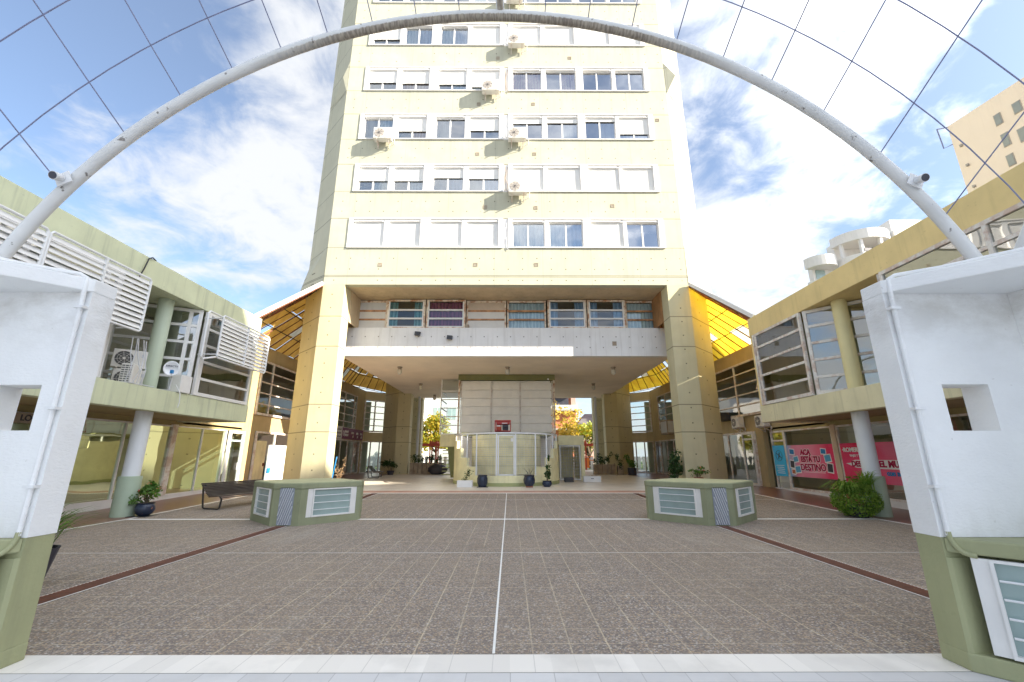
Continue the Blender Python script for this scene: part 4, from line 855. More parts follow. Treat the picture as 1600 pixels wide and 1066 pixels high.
# ================================================================ GATE SHELTERS
def gate(s):
    nm = 'left' if s < 0 else 'right'; ux = 3.74
    t = thing('gate_shelter', 'white gate shelter with olive base and square opening at the %s picture edge' % nm, 'gate shelter', (U(s, 4.4), 3.8, 0), world=True)
    x = lambda u: U(s, u)
    def PR(mb, pts, z0, z1): mb.prism([(x(a), b) for a, b in pts], z0, z1)
    Y0, Y1 = 3.81, 4.05; c = math.cos(R(47)); q = math.sin(R(47))
    # base: chevron footprint
    L1 = 1.6
    P0 = (ux, Y0); P1 = (ux+L1*c, Y0-L1*q); P2 = (ux+L1*c+.5, Y0-L1*q)
    mb = MB(); PR(mb, [(ux, Y1), (ux, Y0), P1, P2, (6.2, 2.6), (6.2, Y1)], 0, .13)
    mb.build('plinth', 'gate_olive', t, bevel=.01)
    mb = MB(); PR(mb, [(ux+.005, Y1-.005), (ux+.005, Y0), (ux+.26, Y0-.0), (ux+.26, Y1-.005)], .13, .95)     # end pier
    PR(mb, [(ux+.005, Y0-.0005), (ux+.01+.03*c, Y0-.03*q), (ux+.3, Y0-.0005)], .13, .80)
    PR(mb, [(ux+.26, Y1-.01), (ux+.26, Y0-.01), (6.15, Y0-.01), (6.15, Y1-.01)], .13, .93); mb.build('base_wall', 'gate_olive', t)
    mb = MB(); PR(mb, [(ux+.02, Y0-.003), P1, P2, (6.2, 2.6), (6.2, Y0-.003)], .84, .952); mb.build('ledge', 'gate_olive', t, bevel=.012)
    mb = MB(); PR(mb, [(ux+.42, Y0-.02), (P1[0]+.13, P1[1]+.03), (P2[0]-.02, P2[1]+.03), (6.14, 2.65), (6.14, Y0-.02)], .131, .84); mb.build('base_core', 'gate_olive', t)
    # slanting window in the base
    a = (ux+.03+.125*c, Y0-.125*q); b = (ux+1.5*c, Y0-1.5*q); A, B = ((x(a[0]), a[1]), (x(b[0]), b[1]))
    if s < 0: A, B = B, A
    f, Ln = local(A, B)
    mb = MB(); lbox(mb, f, 0, Ln, -.2, -.02, .131, .84); 
    sl = (0, .10) if s > 0 else (Ln-.10, Ln)
    w = MB(); lbox(w, f, sl[0], sl[1], -.02, .012, .15, .82); wb = w.build('side_board', 'frame_white', t)
    r0, r1 = ((.10, Ln) if s > 0 else (0, Ln-.10))
    w = MB(); lbox(w, f, r0, r0+.022, -.02, .03, .15, .82); lbox(w, f, r1-.022, r1, -.02, .03, .15, .82); lbox(w, f, r0+.022, r1-.022, -.02, .028, .15, .175); lbox(w, f, r0+.022, r1-.022, -.02, .028, .80, .82); fr = w.build('base_window', 'frame_white', t)
    w = MB(); lbox(w, f, r0+.022, r1-.022, -.019, -.012, .175, .80); w.build('pane', 'pane_frosted', fr)
    w = MB()
    for i in range(1, 5): w.tube([f(r0+.03, .03, .17+i*.127), f(r1-.03, .03, .17+i*.127)], .009, 6)
    w.build('bar', 'metal_white', fr)
    # white upper wall with the square opening
    mb = MB(); a0, a1, z0, z1 = (4.08, 4.50, 1.81, 2.22) if s > 0 else (3.97, 4.40, 1.81, 2.21); ZT = 3.09
    mb.box(x(ux+.0), x(a0), Y0, Y1, .952, ZT+.0); mb.box(x(a1), x(6.1), Y0, Y1, .952, ZT); mb.box(x(a0), x(a1), Y0, Y1, .952, z0); mb.box(x(a0), x(a1), Y0, Y1, z1, ZT)
    mb.build('white_wall', 'white_wall', t)
    # side wall coming towards the street
    mb = MB(); PR(mb, [(4.93, Y0-.001), (5.32, 2.3), (5.6, 2.3), (5.2, Y0-.001)], .952, ZT); mb.build('return_wall', 'white_wall', t)
    mb = MB(); PR(mb, [(ux-.0, Y1), (ux, Y0), (ux+1.5*.72, Y0-1.5*.70), (6.3, Y0-1.5*.70), (6.3, Y1)], ZT+.001, 3.22); mb.build('roof_slab', 'white_wall', t, bevel=.01)
    # drainpipe
    px = ux+.045; py = Y0-.03; mb = MB()
    low = [(x(px), py, 1.0), (x(px+.002), py-.003, .95), (x(px+.008), py-.015, .91), (x(px+.02), py-.032, .875), (x(px+.038), py-.052, .85), (x(px+.062), py-.075, .838), (x(px+.09), py-.10, .835)]
    pts = [(x(px+.75), Y0-.60, 3.27), (x(px+.35), Y0-.22, 3.26), (x(px+.08), Y0-.04, 3.26), (x(px+.01), py-.005, 3.22), (x(px), py-.01, 3.14), (x(px), py, 2.9), (x(px), py, .97)]
    mb.tube(pts, .019, 10); pp = mb.build('drainpipe', 'white_wall', t, smooth=True); mb = MB(); mb.tube(low, .0195, 10); mb.build('pipe_elbow', 'gate_olive', pp, smooth=True)
    for z in (2.93, 2.0, 1.35): mb = MB(); mb.box(x(px-.045), x(px+.045), py-.03, Y0, z-.012, z+.012); mb.build('pipe_clip', 'metal_white', pp)
gate(-1); gate(1)
# ---------------------------------------------------------------- arch and cable net
AC_, AR, AZ = CX, 5.43, 1.32
def arch_pts(y, r, a0, a1, n=60, lean=0):
    o = []
    for i in range(n+1):
        a = a0+(a1-a0)*i/n; z = AZ+r*math.sin(a); o.append((AC_+r*math.cos(a), y-lean*(z-3.2), z))
    return o
a0 = math.asin((3.2-AZ)/AR)
t = thing('gate_arch', 'white tubular arch spanning the plaza entrance between the two gate shelters', 'arch', (CX, 4, 3.22), world=True)
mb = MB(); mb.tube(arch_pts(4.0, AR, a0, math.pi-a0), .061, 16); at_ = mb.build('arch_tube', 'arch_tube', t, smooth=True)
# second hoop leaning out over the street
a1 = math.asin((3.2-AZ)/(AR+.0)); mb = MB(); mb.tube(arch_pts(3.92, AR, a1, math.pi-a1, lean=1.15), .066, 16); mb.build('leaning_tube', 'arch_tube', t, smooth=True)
mb = MB(); mb.tube([(AC_+.08, 4.0, AZ+AR+.03), (AC_+.05, 3.55, AZ+AR+.22), (AC_, 2.9, AZ+AR+.5)], .045, 10); mb.build('crown_strut', 'arch_tube', t, smooth=True)
mb = MB()
for sg in (-1, 1): mb.lathe((AC_+sg*AR*math.cos(a0), 4.0, 3.222), [(.13, 0), (.13, .02)], 16)
mb.build('base_plate', 'metal_white', t)
t = thing('cable_net', 'net of thin dark blue cables rising from the arch over the entrance', 'cable net', (CX, 3.5, 6), world=True)
def netz(x, y): r = AR+.33*(4-y); return AZ+math.sqrt(max(.01, r*r-(x-AC_)**2))
mb = MB()
for i in range(-9, 10):
    x_ = AC_+.1+i*.515
    if abs(x_-AC_) > 4.75: continue
    zt = AZ+math.sqrt(AR*AR-(x_-AC_)**2)
    mb.tube([(x_, 4.0, zt+.02)]+[(x_, y, netz(x_, y)) for y in (3.5, 3.0, 2.5, 2.0)], .0062, 5)
mb.build('long_cable', 'cable', t)
mb = MB()
for y in (3.5, 3.0, 2.5, 2.0): mb.tube([(AC_+x_, y, netz(AC_+x_, y)+.008) for x_ in [i*.2575 for i in range(-21, 22)]], .0062, 5)
mb.build('cross_cable', 'cable', t)
for sg, lab in ((-1, 'floodlight clamped to the left haunch of the arch'), (1, 'floodlight clamped to the right haunch of the arch')):
    ang = math.radians(34.5); c = Vector((AC_+sg*AR*math.cos(ang), 3.98, AZ+AR*math.sin(ang)))
    t = thing('arch_floodlight', 'round white '+lab, 'floodlight', c, 0, 'floodlights on the arch')
    mb = MB(); mb.box(-.075, .075, -.072, -.06, -.07, .07); mb.build('mounting_plate', 'metal_white', t).rotation_euler = (0, sg*.5, 0)
    mb = MB(); d = Vector((-sg*.1-.05*0, -1, -.35)).normalized(); p0 = Vector((0, -.08, 0)); mb.tube([p0, p0+d*.02, p0+d*.10], [.034, .042, .045], 18); h = mb.build('housing', 'metal_white', t, smooth=True)
    mb = MB(); mb.tube([p0+d*.10, p0+d*.104], .038, 18); mb.build('lens', 'ink_dark', h)
# ================================================================ octagonal light boxes
def light_box(xc, flip, label):
    t = thing('octagonal_box', label, 'light box', (xc, 12.0, 0), 0, 'olive octagonal light boxes standing on the paving')
    P = [(-.34, -1.15), (.34, -1.15), (1.42, -.09), (1.42, .09), (.34, 1.15), (-.34, 1.15), (-1.42, .09), (-1.42, -.09)]
    mb = MB(); mb.prism([(a*.985, b*.985) for a, b in P], 0, .17); mb.prism([(a*.93, b*.93) for a, b in P], .17, .82)
    mb.build('body', 'box_olive', t)
    mb = MB(); mb.prism(P, .82, .955); mb.build('cap', 'box_olive', t, bevel=.02)
    mb = MB(); mb.prism([(a*.975, b*.975) for a, b in P], .955, .962); mb.build('top', 'box_top', t)
    mb = MB(); mb.box(-.337, .337, -1.135, -1.0, .17, .82); mb.build('pier', 'box_olive', t)
    for a, b in ((P[1], P[2]), (P[7], P[0])):
        f, Ln = local(Vector(a), Vector(b))
        for s0, s1 in ((0, .16), (Ln-.12, Ln)): mb = MB(); lbox(mb, f, s0, s1, -.12, -.012, .17, .82); mb.build('pier', 'box_olive', t)
    for a, b in ((1.3, 1.405), (-1.405, -1.3)): mb = MB(); mb.box(a, b, -.1, .1, .17, .82); mb.build('pier', 'box_olive', t)
    for i, (a, b) in enumerate(((P[1], P[2]), (P[7], P[0]))):
        f, Ln = local(Vector(a), Vector(b)); s0, s1 = .16, Ln-.12
        for q0 in (s0, s1-.13): w = MB(); lbox(w, f, q0, q0+.13, -.07, -.03, .17, .82); w.build('side_board', 'frame_white', t)
        s0 += .13; s1 -= .13
        w = MB(); lbox(w, f, s0, s0+.03, -.06, -.0, .17, .82); lbox(w, f, s1-.03, s1, -.06, -.0, .17, .82); lbox(w, f, s0+.03, s1-.03, -.06, -.005, .17, .205); lbox(w, f, s0+.03, s1-.03, -.06, -.005, .79, .82); fr = w.build('box_window', 'frame_white', t)
        w = MB(); lbox(w, f, s0+.03, s1-.03, -.055, -.05, .205, .79); w.build('pane', 'pane_frosted', fr)
        w = MB()
        for j in range(1, 4): w.tube([f(s0+.02, .004, .17+j*.162), f(s1-.02, .004, .17+j*.162)], .008, 6)
        w.build('bar', 'metal_white', fr)
    # ribbed vent panel with slanting ribs
    mb = MB(); mb.box(-.17, .17, -1.15, -1.137, .02, .86); v = mb.build('vent_panel', 'vent_back', t)
    mb = MB(); n = 13; sl = .30*flip
    for i in range(-8, 18):
        x0 = -.17+i*.052
        # clipped slanting rib
        pa = []; z0, z1 = .03, .85
        for zz_ in (z0, z1): pass
        steps = 8; seg = []
        for q in range(steps+1):
            z = z0+(z1-z0)*q/steps; xx = x0+sl*(z-z0)
            if -.162 <= xx <= .162: seg.append((xx, -1.156, z))
        if len(seg) > 1: mb.bar(seg[0], seg[-1], .03, .014)
    mb.build('rib_set', 'vent_ribs', v)
    return t
light_box(-5.32, 1, 'olive octagonal light box with barred windows standing on the left of the plaza')
light_box(5.02, -1, 'olive octagonal light box with barred windows standing on the right of the plaza')
# ================================================================ KIOSK under the tower
kc = (-.2, 24.5); rx, ry = 2.85, 3.5
def kp(deg, o=0): a = R(deg); return (kc[0]+(rx+o)*math.sin(a), kc[1]-(ry+o)*math.cos(a))
t = thing('stair_kiosk', 'pale panelled stair and lift core with a curved olive wall in front, under the tower', 'kiosk', (kc[0], 26, .2), world=True)
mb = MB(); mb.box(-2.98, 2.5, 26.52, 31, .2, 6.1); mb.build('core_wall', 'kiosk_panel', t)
mb = MB(); mb.box(-3.22, 2.78, 26.4, 31.1, 6.14, 6.49); mb.build('top_band', 'kiosk_olive', t)
for a, b in ((-3.2, -3.1), (2.66, 2.76)): mb = MB(); mb.box(a, b, 26.4, 26.52, 2.7, 6.13); mb.build('corner_post', 'frame_rusty', t)
xs = [-3.02, -1.15, .62, 2.6]
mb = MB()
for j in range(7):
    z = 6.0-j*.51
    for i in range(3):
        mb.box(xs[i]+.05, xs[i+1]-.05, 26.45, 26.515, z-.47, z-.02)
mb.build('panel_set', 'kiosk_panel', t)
mb = MB()
for x_ in xs: mb.box(x_-.03, x_+.03, 26.42, 26.516, 2.2, 6.08)
mb.build('panel_frame', 'frame_stained', t)
def curve_wall(mb, d0, d1, z0, z1, o0=-.18, o1=0, n=None):
    n = n or max(2, int((d1-d0)/4))
    for i in range(n):
        a, b = d0+(d1-d0)*i/n, d0+(d1-d0)*(i+1)/n
        A, Bq, Cq, D = kp(a, o1), kp(b, o1), kp(b, o0), kp(a, o0); mb.prism([A, Bq, Cq, D], z0, z1)
mb = MB(); curve_wall(mb, -90, 90, .2, .68)
steps = [(-90, -64, 2.35), (-64, -54, 1.95), (-54, -43, 1.5), (-43, -31, 1.08), (31, 46, 1.08), (46, 58, 1.5), (58, 70, 1.95), (70, 90, 2.35)]
for a, b, z in steps: curve_wall(mb, a, b, .681, z, n=3)
mb.build('curved_wall', 'kiosk_curve', t)
mb = MB(); curve_wall(mb, -90, 90, .2, .36, .0, .02); mb.build('curved_plinth', 'olive_plinth', t)
mb = MB(); curve_wall(mb, -70, 70, .7, 2.62, -1.0, -.9, 24); mb.build('inner_wall', 'kiosk_curve', t)
for z in (1.1, 1.55, 2.0, 2.4): mb = MB(); curve_wall(mb, -70, 70, z, z+.015, -.9, -.895, 24); mb.build('course_line', 'olive_plinth', t)
posts = [(-72, 1.9), (-54.6, 1.95), (-43.8, 1.5), (-30.9, .68), (31, .68), (46.4, 1.08), (58.7, 1.5), (72, 1.95)]
fe = MB()
for a, z in posts: p = kp(a, -.06); fe.box(p[0]-.03, p[0]+.03, p[1]-.03, p[1]+.03, z, 2.66)
for z in (2.62,): curve_wall(fe, -90, 90, z, z+.07, -.1, -.03, 44)
for a in (-9.2, 9.6): p = kp(a, -.06); fe.box(p[0]-.035, p[0]+.035, p[1]-.035, p[1]+.035, .68, 2.6)
fence = fe.build('fence_frame', 'metal_white', t)
me_ = MB()
def meshfill(d0, d1, z0, z1):
    st = .095
    n = max(1, int(math.radians(d1-d0)*3.1/st))
    for i in range(n+1):
        a = d0+(d1-d0)*i/n; p = kp(a, -.06); me_.tube([(p[0], p[1], z0), (p[0], p[1], z1)], .0045, 3, cap=False)
    m = int((z1-z0)/st)
    for j in range(m+1):
        z = z0+st*j; me_.tube([(*kp(d0+(d1-d0)*q/max(2, n//2), -.06), z) for q in range(max(2, n//2)+1)], .0045, 3, cap=False)
for d0, d1, z in [(-64, -54, 1.95), (-54, -43, 1.5), (-43, -31, 1.08), (-31, -9.5, .7), (9.9, 31, .7), (31, 46, 1.08), (46, 58, 1.5), (58, 68, 1.95)]: meshfill(d0, d1, z, 2.62)
me_.build('wire_mesh', 'grey_pipe', fence)
g = MB(); y = kp(0, -.06)[1]
for a, b in (((-.56, .7), (-.56, 2.56)), ((.19, .7), (.19, 2.56)), ((-.56, 2.55), (.19, 2.55)), ((-.56, .72), (.19, .72))): g.bar((a[0], y-.01, a[1]), (b[0], y-.01, b[1]), .055, .055, up=(0, 1, 0))
gt = g.build('gate', 'metal_white', t); me_ = MB()
for i in range(9): me_.tube([(-.53+i*.088, y, .74), (-.53+i*.088, y, 2.53)], .0045, 3, cap=False)
for i in range(20): me_.tube([(-.53, y, .76+i*.094), (.17, y, .76+i*.094)], .0045, 3, cap=False)
me_.build('wire_mesh', 'grey_pipe', gt); mb = MB(); mb.box(.04, .14, y-.03, y+.01, 2.25, 2.4); mb.box(.15, .19, y-.05, y-.03, 1.55, 1.68); mb.build('lock_box', 'frame_white', gt)
# glazed stair landing at the left and flight of steps
mb = MB(); mb.box(-4.45, -3.1, 28, 30.5, 2.15, 2.9); mb.build('landing_parapet', 'kiosk_curve', t)
def gz3(par):
    fr = MB()
    for z in (2.9, 3.45, 4.0, 4.55, 5.1, 5.65): fr.box(-4.5, -3.0, 28.0, 28.06, z, z+.06); fr.box(-4.52, -4.46, 28.06, 30.5, z, z+.06)
    fr.box(-4.52, -4.46, 28.0, 28.06, 2.9, 6.45); w = fr.build('stair_window', 'frame_white', par)
    p = MB(); p.quad((-4.48, 28.03, 2.9), (-3.0, 28.03, 2.9), (-3.0, 28.03, 6.45), (-4.48, 28.03, 6.45)); p.build('pane', 'pane_clear', w)
gz3(t)
mb = MB()
for i in range(9): mb.box(-4.28+i*.0, -3.1, 28.1+.0*i, 28.5, 2.1-i*.21, 2.15-i*.21); mb.box(-4.0+.03*i, -3.1, 28.34, 28.45, 1.94-i*.21, 2.1-i*.21)
mb.build('steps', 'olive_plinth', t)
# side gate on the right
mb = MB(); mb.box(2.85, 4.35, 25.9, 26.05, 2.2, 2.75); mb.box(4.15, 4.35, 25.9, 26.05, .2, 2.2); mb.box(2.85, 4.35, 26.05, 29, 2.25, 2.7); mb.box(4.2, 4.35, 26.05, 29, .2, 2.25); mb.build('side_porch', 'kiosk_curve', t)
mb = MB(); mb.box(2.9, 4.12, 25.95, 25.98, .25, .3); mb.box(2.9, 4.12, 25.95, 25.98, 2.12, 2.18); mb.box(2.9, 2.95, 25.95, 25.98, .3, 2.12); mb.box(4.07, 4.12, 25.95, 25.98, .3, 2.12)
g = mb.build('side_gate', 'metal_white', t); me_ = MB()
for i in range(8): me_.tube([(2.98+i*.15, 25.96, .3), (2.98+i*.15, 25.96, 2.12)], .008, 4)
for i in range(11): me_.tube([(2.95, 25.96, .35+i*.17), (4.07, 25.96, .35+i*.17)], .008, 4)
me_.build('wire_mesh', 'grey_pipe', g)
mb = MB(); mb.box(3.0, 4.1, 28.9, 29.0, .2, 2.25); mb.build('porch_back', 'kiosk_curve', t)
# generator on the landing
t = thing('generator', 'small red framed generator standing above the white mesh gate in front of the panels', 'generator', (-.4, 24.2, 2.9))
mb = MB(); w, h, d = .42, .56, .3
for x_ in (-w, w):
    mb.tube([(x_, -d, 0), (x_, -d, h), (x_, d, h), (x_, d, 0), (x_, -d, 0)], .025, 8)
for y_, z_ in ((-d, 0), (d, 0), (-d, h), (d, h)): mb.tube([(-w, y_, z_), (w, y_, z_)], .025, 8)
mb.build('frame', 'red_paint', t); mb = MB(); mb.box(-.36, .38, -.26, .26, .36, .52); mb.build('fuel_tank', 'red_paint', t, bevel=.03)
mb = MB(); mb.box(-.02, .3, -.22, .22, .06, .34); mb.lathe((.15, -.24, .2), [(.12, -.01), (.12, .02)], 16); mb.build('engine', 'ink_dark', t, bevel=.02); mb = MB(); mb.box(-.36, -.08, -.27, .2, .05, .33); mb.build('control_panel', 'rust_red', t); mb = MB(); mb.box(-.33, -.12, -.278, -.27, .24, .3); mb.box(-.05, .25, -.268, -.26, .40, .44); mb.build('label_plate', 'ink_white', t)
tag(MB().box(-2.6, 2.2, 23.4, 26.5, 2.62, 2.78).build('kiosk_canopy_slab', 'kiosk_olive'), 'flat olive slab behind the mesh fence rail that carries the red generator', 'slab')
# dome lamps on the soffit, flood lamps on the beam
def lamp_mb():
    t = thing('ceiling_lamp', 'x', 'ceiling lamp', group='bulkhead lamps under the tower soffit')
    mb = MB(); mb.lathe((0, 0, -.05), [(.14, 0), (.14, .05)], 18); mb.lathe((0, 0, -.16), [(.10, 0), (.10, .11)], 18); mb.build('lamp_base', 'stone_tile', t, smooth=True)
    mb = MB(); mb.lathe((0, 0, -.42), [(.04, 0), (.09, .03), (.115, .1), (.115, .2), (.10, .26)], 18); mb.build('lamp_glass', 'lamp_glass', t, smooth=True)
    mb = MB()
    for k in range(6):
        a = math.pi*k/3; mb.tube([(.12*math.cos(a), .12*math.sin(a), -.16), (.125*math.cos(a), .125*math.sin(a), -.34), (.05*math.cos(a), .05*math.sin(a), -.44)], .008, 4)
    mb.build('guard', 'grey_pipe', t); return t
l0 = lamp_mb()
for i, (X0, Y0, lab) in enumerate([(-6.3, 24.1, 'front left'), (-.15, 24.1, 'front middle, above the kiosk'), (5.9, 24.1, 'front right'), (-6.3, 30, 'middle left'), (5.85, 29.9, 'middle right'), (-6.3, 35.8, 'rear left')]):
    lab = 'small caged ceiling lamp on the soffit under the tower, '+lab
    if i == 0: l0.location = (X0, Y0, 6.499); l0['label'] = lab
    else: dup(l0, (X0, Y0, 6.499), 0, lab)
for px, py, lab in ((653, 522, 'left of two small black flood lamps on the grey beam'), (703, 528, 'right of two small black flood lamps on the grey beam')):
    x, z = wallpt(px, py, BY); t = thing('beam_floodlight', lab, 'floodlight', (x, BY, z), 0, 'black flood lamps on the beam')
    mb = MB(); mb.add([(-.15, -.02, -.08), (.13, -.02, -.1), (.13, -.2, -.14), (-.13, -.22, -.12), (-.15, -.02, .1), (.15, -.02, .1), (.12, -.16, .08), (-.13, -.17, .1)], [(0,3,2,1),(4,5,6,7),(0,1,5,4),(1,2,6,5),(2,3,7,6),(3,0,4,7)]); mb.build('housing', 'dark_plastic', t); mb = MB(); mb.box(-.06, .06, -.02, 0, -.06, .06); mb.build('bracket', 'grey_pipe', t)
tag(MB().box(-2.34, -2.14, BY-.0, YW-.08, 8.0, 8.2).build('roosting_box', 'stone_tile', bevel=.05), 'small round brown nest-like lump on the ledge right of the wine-red curtain', 'lump')
x, z = wallpt(960, 537, BY); mb = MB(); mb.box(x-.11, x+.11, BY-.02, BY, z-.11, z+.11)
for j in range(4): mb.box(x-.09, x+.09, BY-.03, BY-.02, z-.09+j*.05, z-.07+j*.05)
tag(mb.build('wall_vent', 'stone_tile'), 'small square louvred vent on the right part of the grey beam', 'vent')
mb = MB(); mb.tube([(2.35, 26.38, 6.2), (2.35, 26.2, 6.16)], .05, 12); tag(mb.build('security_camera', 'ink_white'), 'small security camera at the right end of the olive band over the panels', 'camera')
# ================================================================ PLANTS AND POTS
def leaves(par, name, m, pts, size, rnd, asp=.55, up=.3):
    mb = MB()
    for p, k in pts:
        n = Vector((rnd.gauss(0, 1), rnd.gauss(0, 1), rnd.gauss(0, 1)+up)).normalized(); a = n.orthogonal().normalized(); b = n.cross(a)
        q = rnd.random()*6.28; u = a*math.cos(q)+b*math.sin(q); v = n.cross(u); s_ = size*k*(.6+rnd.random()*.8)
        mb.add([p-u*s_, p+v*s_*asp, p+u*s_, p-v*s_*asp], [(0, 1, 2, 3)])
    return mb.build(name, m, par)
def cloud(rnd, c, r, n, clumps=7):
    cs = [(Vector((rnd.gauss(0, .5)*r[0], rnd.gauss(0, .5)*r[1], rnd.gauss(0, .45)*r[2])), .35+rnd.random()*.35) for _ in range(clumps)]
    out = []
    for i in range(n):
        cc, rr = rnd.choice(cs); d = Vector((rnd.gauss(0, 1), rnd.gauss(0, 1), rnd.gauss(0, 1))).normalized()*(rnd.random()**.4)*rr
        out.append((Vector(c)+cc+Vector((d.x*r[0], d.y*r[1], d.z*r[2])), .7+rnd.random()*.6))
    return out
def pot_mb(prof, m='pot_blue'):
    return prof
def potted(name, label, cat, loc, prof, potm, leafm, r, zc, n, size, seed, group=None, clumps=7, stems=6, flowers=0):
    rnd = random.Random(seed); t = thing(name, label, cat, loc, 0, group)
    mb = MB(); mb.lathe((0, 0, 0), prof, 24); mb.build('pot', potm, t, smooth=True); H = prof[-1][1]
    mb = MB(); mb.lathe((0, 0, H-.02), [(prof[-1][0]*.9, 0), (prof[-1][0]*.9, .025)], 16); mb.build('soil', 'soil', t)
    mb = MB(); pts = cloud(rnd, (0, 0, zc), r, n, clumps)
    for i in range(stems): q = rnd.choice(pts)[0]; mb.tube([(q.x*.15, q.y*.15, H-.02), (q.x*.5, q.y*.5, (H+q.z)/2), q], [.012, .009, .005], 5)
    mb.build('stems', 'bark', t); leaves(t, 'foliage', leafm, pts, size, rnd)
    if flowers:
        mb = MB()
        for i in range(flowers):
            q = rnd.choice(pts)[0]*1.0+Vector((0, 0, .03+.1*rnd.random()))
            for j in range(7): w = Vector((rnd.gauss(0, 1), rnd.gauss(0, 1), rnd.gauss(0, 1)))*.022; e = .022; mb.add([q+w+Vector((e, 0, 0)), q+w+Vector((0, e, .008)), q+w-Vector((e, 0, 0)), q+w-Vector((0, e, .008))], [(0, 1, 2, 3)])
        mb.build('flowers', 'flower_red', t)
    return t
round_pot = [(.13, 0), (.20, .06), (.24, .18), (.22, .28), (.20, .32), (.23, .35)]
t = potted('geranium_pot', 'geranium with red flowers in a blue glazed pot chipped to terracotta beside the left column', 'potted plant', (-9.98, 12.55, .02), [(.12, 0), (.19, .06), (.235, .16), (.21, .27), (.19, .30), (.22, .33)], 'pot_chipped', 'leaf_green', (.34, .2, .26), .62, 520, .045, 3, flowers=5, clumps=9)
mb = MB(); mb.box(-.28, .25, -.25, .25, -.02, -.0); mb.build('saucer', 'black_metal', t)
tall = [(.17, 0), (.19, .04), (.24, .2), (.245, .38), (.21, .48), (.24, .53)]
t = thing('blue_pot', 'tall empty blue glazed pot left of the mesh gate', 'plant pot', (-1.27, 20.72, .2), 0, 'blue glazed pots'); mb = MB(); mb.lathe((0, 0, 0), tall+[(.21, .53), (.20, .3)], 24); mb.build('pot', 'pot_blue', t, smooth=True); mb = MB(); mb.box(-.24, .26, -.24, .24, -.0, .02); mb.build('saucer', 'black_metal', t)
t = thing('blue_pot', 'blue glazed pot with a bare twig right of the mesh gate', 'plant pot', (.88, 20.65, .26), 0, 'blue glazed pots'); mb = MB(); mb.lathe((0, 0, 0), [(.17, 0), (.25, .12), (.27, .27), (.23, .42), (.26, .47), (.22, .47), (.22, .3)], 24); mb.build('pot', 'pot_blue', t, smooth=True)
mb = MB(); rnd = random.Random(4)
for i in range(6): a = rnd.random()*6; mb.tube([(0, 0, .35), (.1*math.cos(a), .1*math.sin(a), .6), (.3*math.cos(a), .2*math.sin(a), .75+.15*rnd.random())], [.008, .006, .003], 4)
mb.build('twigs', 'bark', t); tag(MB().box(.72, 1.04, 20.5, 20.8, .2, .26).build('tile_stand', 'terracotta'), 'terracotta tile under the blue pot with the bare twig', 'tile')
potted('potted_shrub', 'small leafy shrub in a dark blue bowl right of the curved wall', 'potted plant', (1.72, 20.95, .2), [(.14, 0), (.22, .08), (.235, .17), (.20, .24), (.23, .27)], 'pot_blue', 'leaf_dark', (.17, .17, .34), .72, 420, .04, 8)
t = thing('succulent_box', 'white rectangular box with a spiky succulent at the left end of the curved wall', 'planter', (-2.08, 20.85, .2)); mb = MB(); mb.box(-.36, .36, -.16, .16, 0, .29); mb.build('box', 'frame_white', t, bevel=.01)
rnd = random.Random(6); pts = []
for k in range(5):
    c = Vector((-.02+.09*k*.6, rnd.gauss(0, .04), .34+.09*k))
    for j in range(26): pts.append((c+Vector((rnd.gauss(0, .07), rnd.gauss(0, .07), rnd.gauss(0, .045))), 1))
leaves(t, 'foliage', 'leaf_dark', pts, .05, rnd, .3); mb = MB(); mb.tube([(0, 0, .25), (.08, 0, .45), (.14, 0, .72)], .015, 5); mb.build('stems', 'bark', t)
t = thing('planter_box', 'empty low white box with dry stalks on the floor right of the kiosk', 'planter', (4.53, 24.9, .2)); mb = MB(); mb.box(-.48, .48, -.18, .18, 0, .30); mb.build('box', 'frame_white', t, bevel=.01)
rnd = random.Random(16); leaves(t, 'dry_stalks', 'leaf_dry', [(Vector((rnd.gauss(0, .2), rnd.gauss(0, .06), .3+abs(rnd.gauss(0, .06)))), 1) for _ in range(60)], .04, rnd, .2); mb = MB(); mb.box(-.08, .08, -.184, -.18, .16, .19); mb.build('mark', 'ink_dark', t)
tag(MB().box(3.0, 3.5, 24.6, 25.1, .2, .44).build('black_crate', 'dark_plastic', bevel=.03), 'low black crate in front of the side gate right of the kiosk', 'crate')
# big grass and hedge clump by the right column
def blades(mb, c, n, h, spread, rnd, w=.012, droop=.5):
    for i in range(n):
        a = rnd.random()*6.283; s_ = spread*(.3+rnd.random()); hh = h*(.6+.5*rnd.random()); d = Vector((math.cos(a), math.sin(a), 0)); pw = Vector((-d.y, d.x, 0))*w*(.7+.6*rnd.random()); prev = None
        b = Vector(c)+Vector((rnd.gauss(0, .05), rnd.gauss(0, .05), 0)); K = 6
        for k in range(K+1):
            q = k/K; p = b+d*s_*q**1.5+Vector((0, 0, hh*(q-droop*q*q*q))); ww = pw*(1-q)**.6
            if prev: mb.add([prev[0]-prev[1], prev[0]+prev[1], p+ww, p-ww], [(0, 1, 2, 3)])
            prev = (p, ww)
t = thing('bushy_planter', 'big round bush of fern leaves and arching grass in front of the right round column', 'bush', (9.42, 12.35, 0)); rnd = random.Random(12)
mb = MB(); mb.lathe((0, 0, 0), [(.2, 0), (.27, .12), (.28, .3)], 20); mb.build('pot', 'ink_dark', t)
pts = []
for i in range(4600):
    d = Vector((rnd.gauss(0, 1), rnd.gauss(0, 1), rnd.gauss(0, 1))).normalized()*(.72+.28*rnd.random()); n_ = 1+.16*noise.noise(d*3); pts.append((Vector((d.x*.60*n_, d.y*.55*n_, max(.04, .42+d.z*.43*n_))), 1))
leaves(t, 'foliage', 'leaf_fern', pts, .032, rnd, .5)
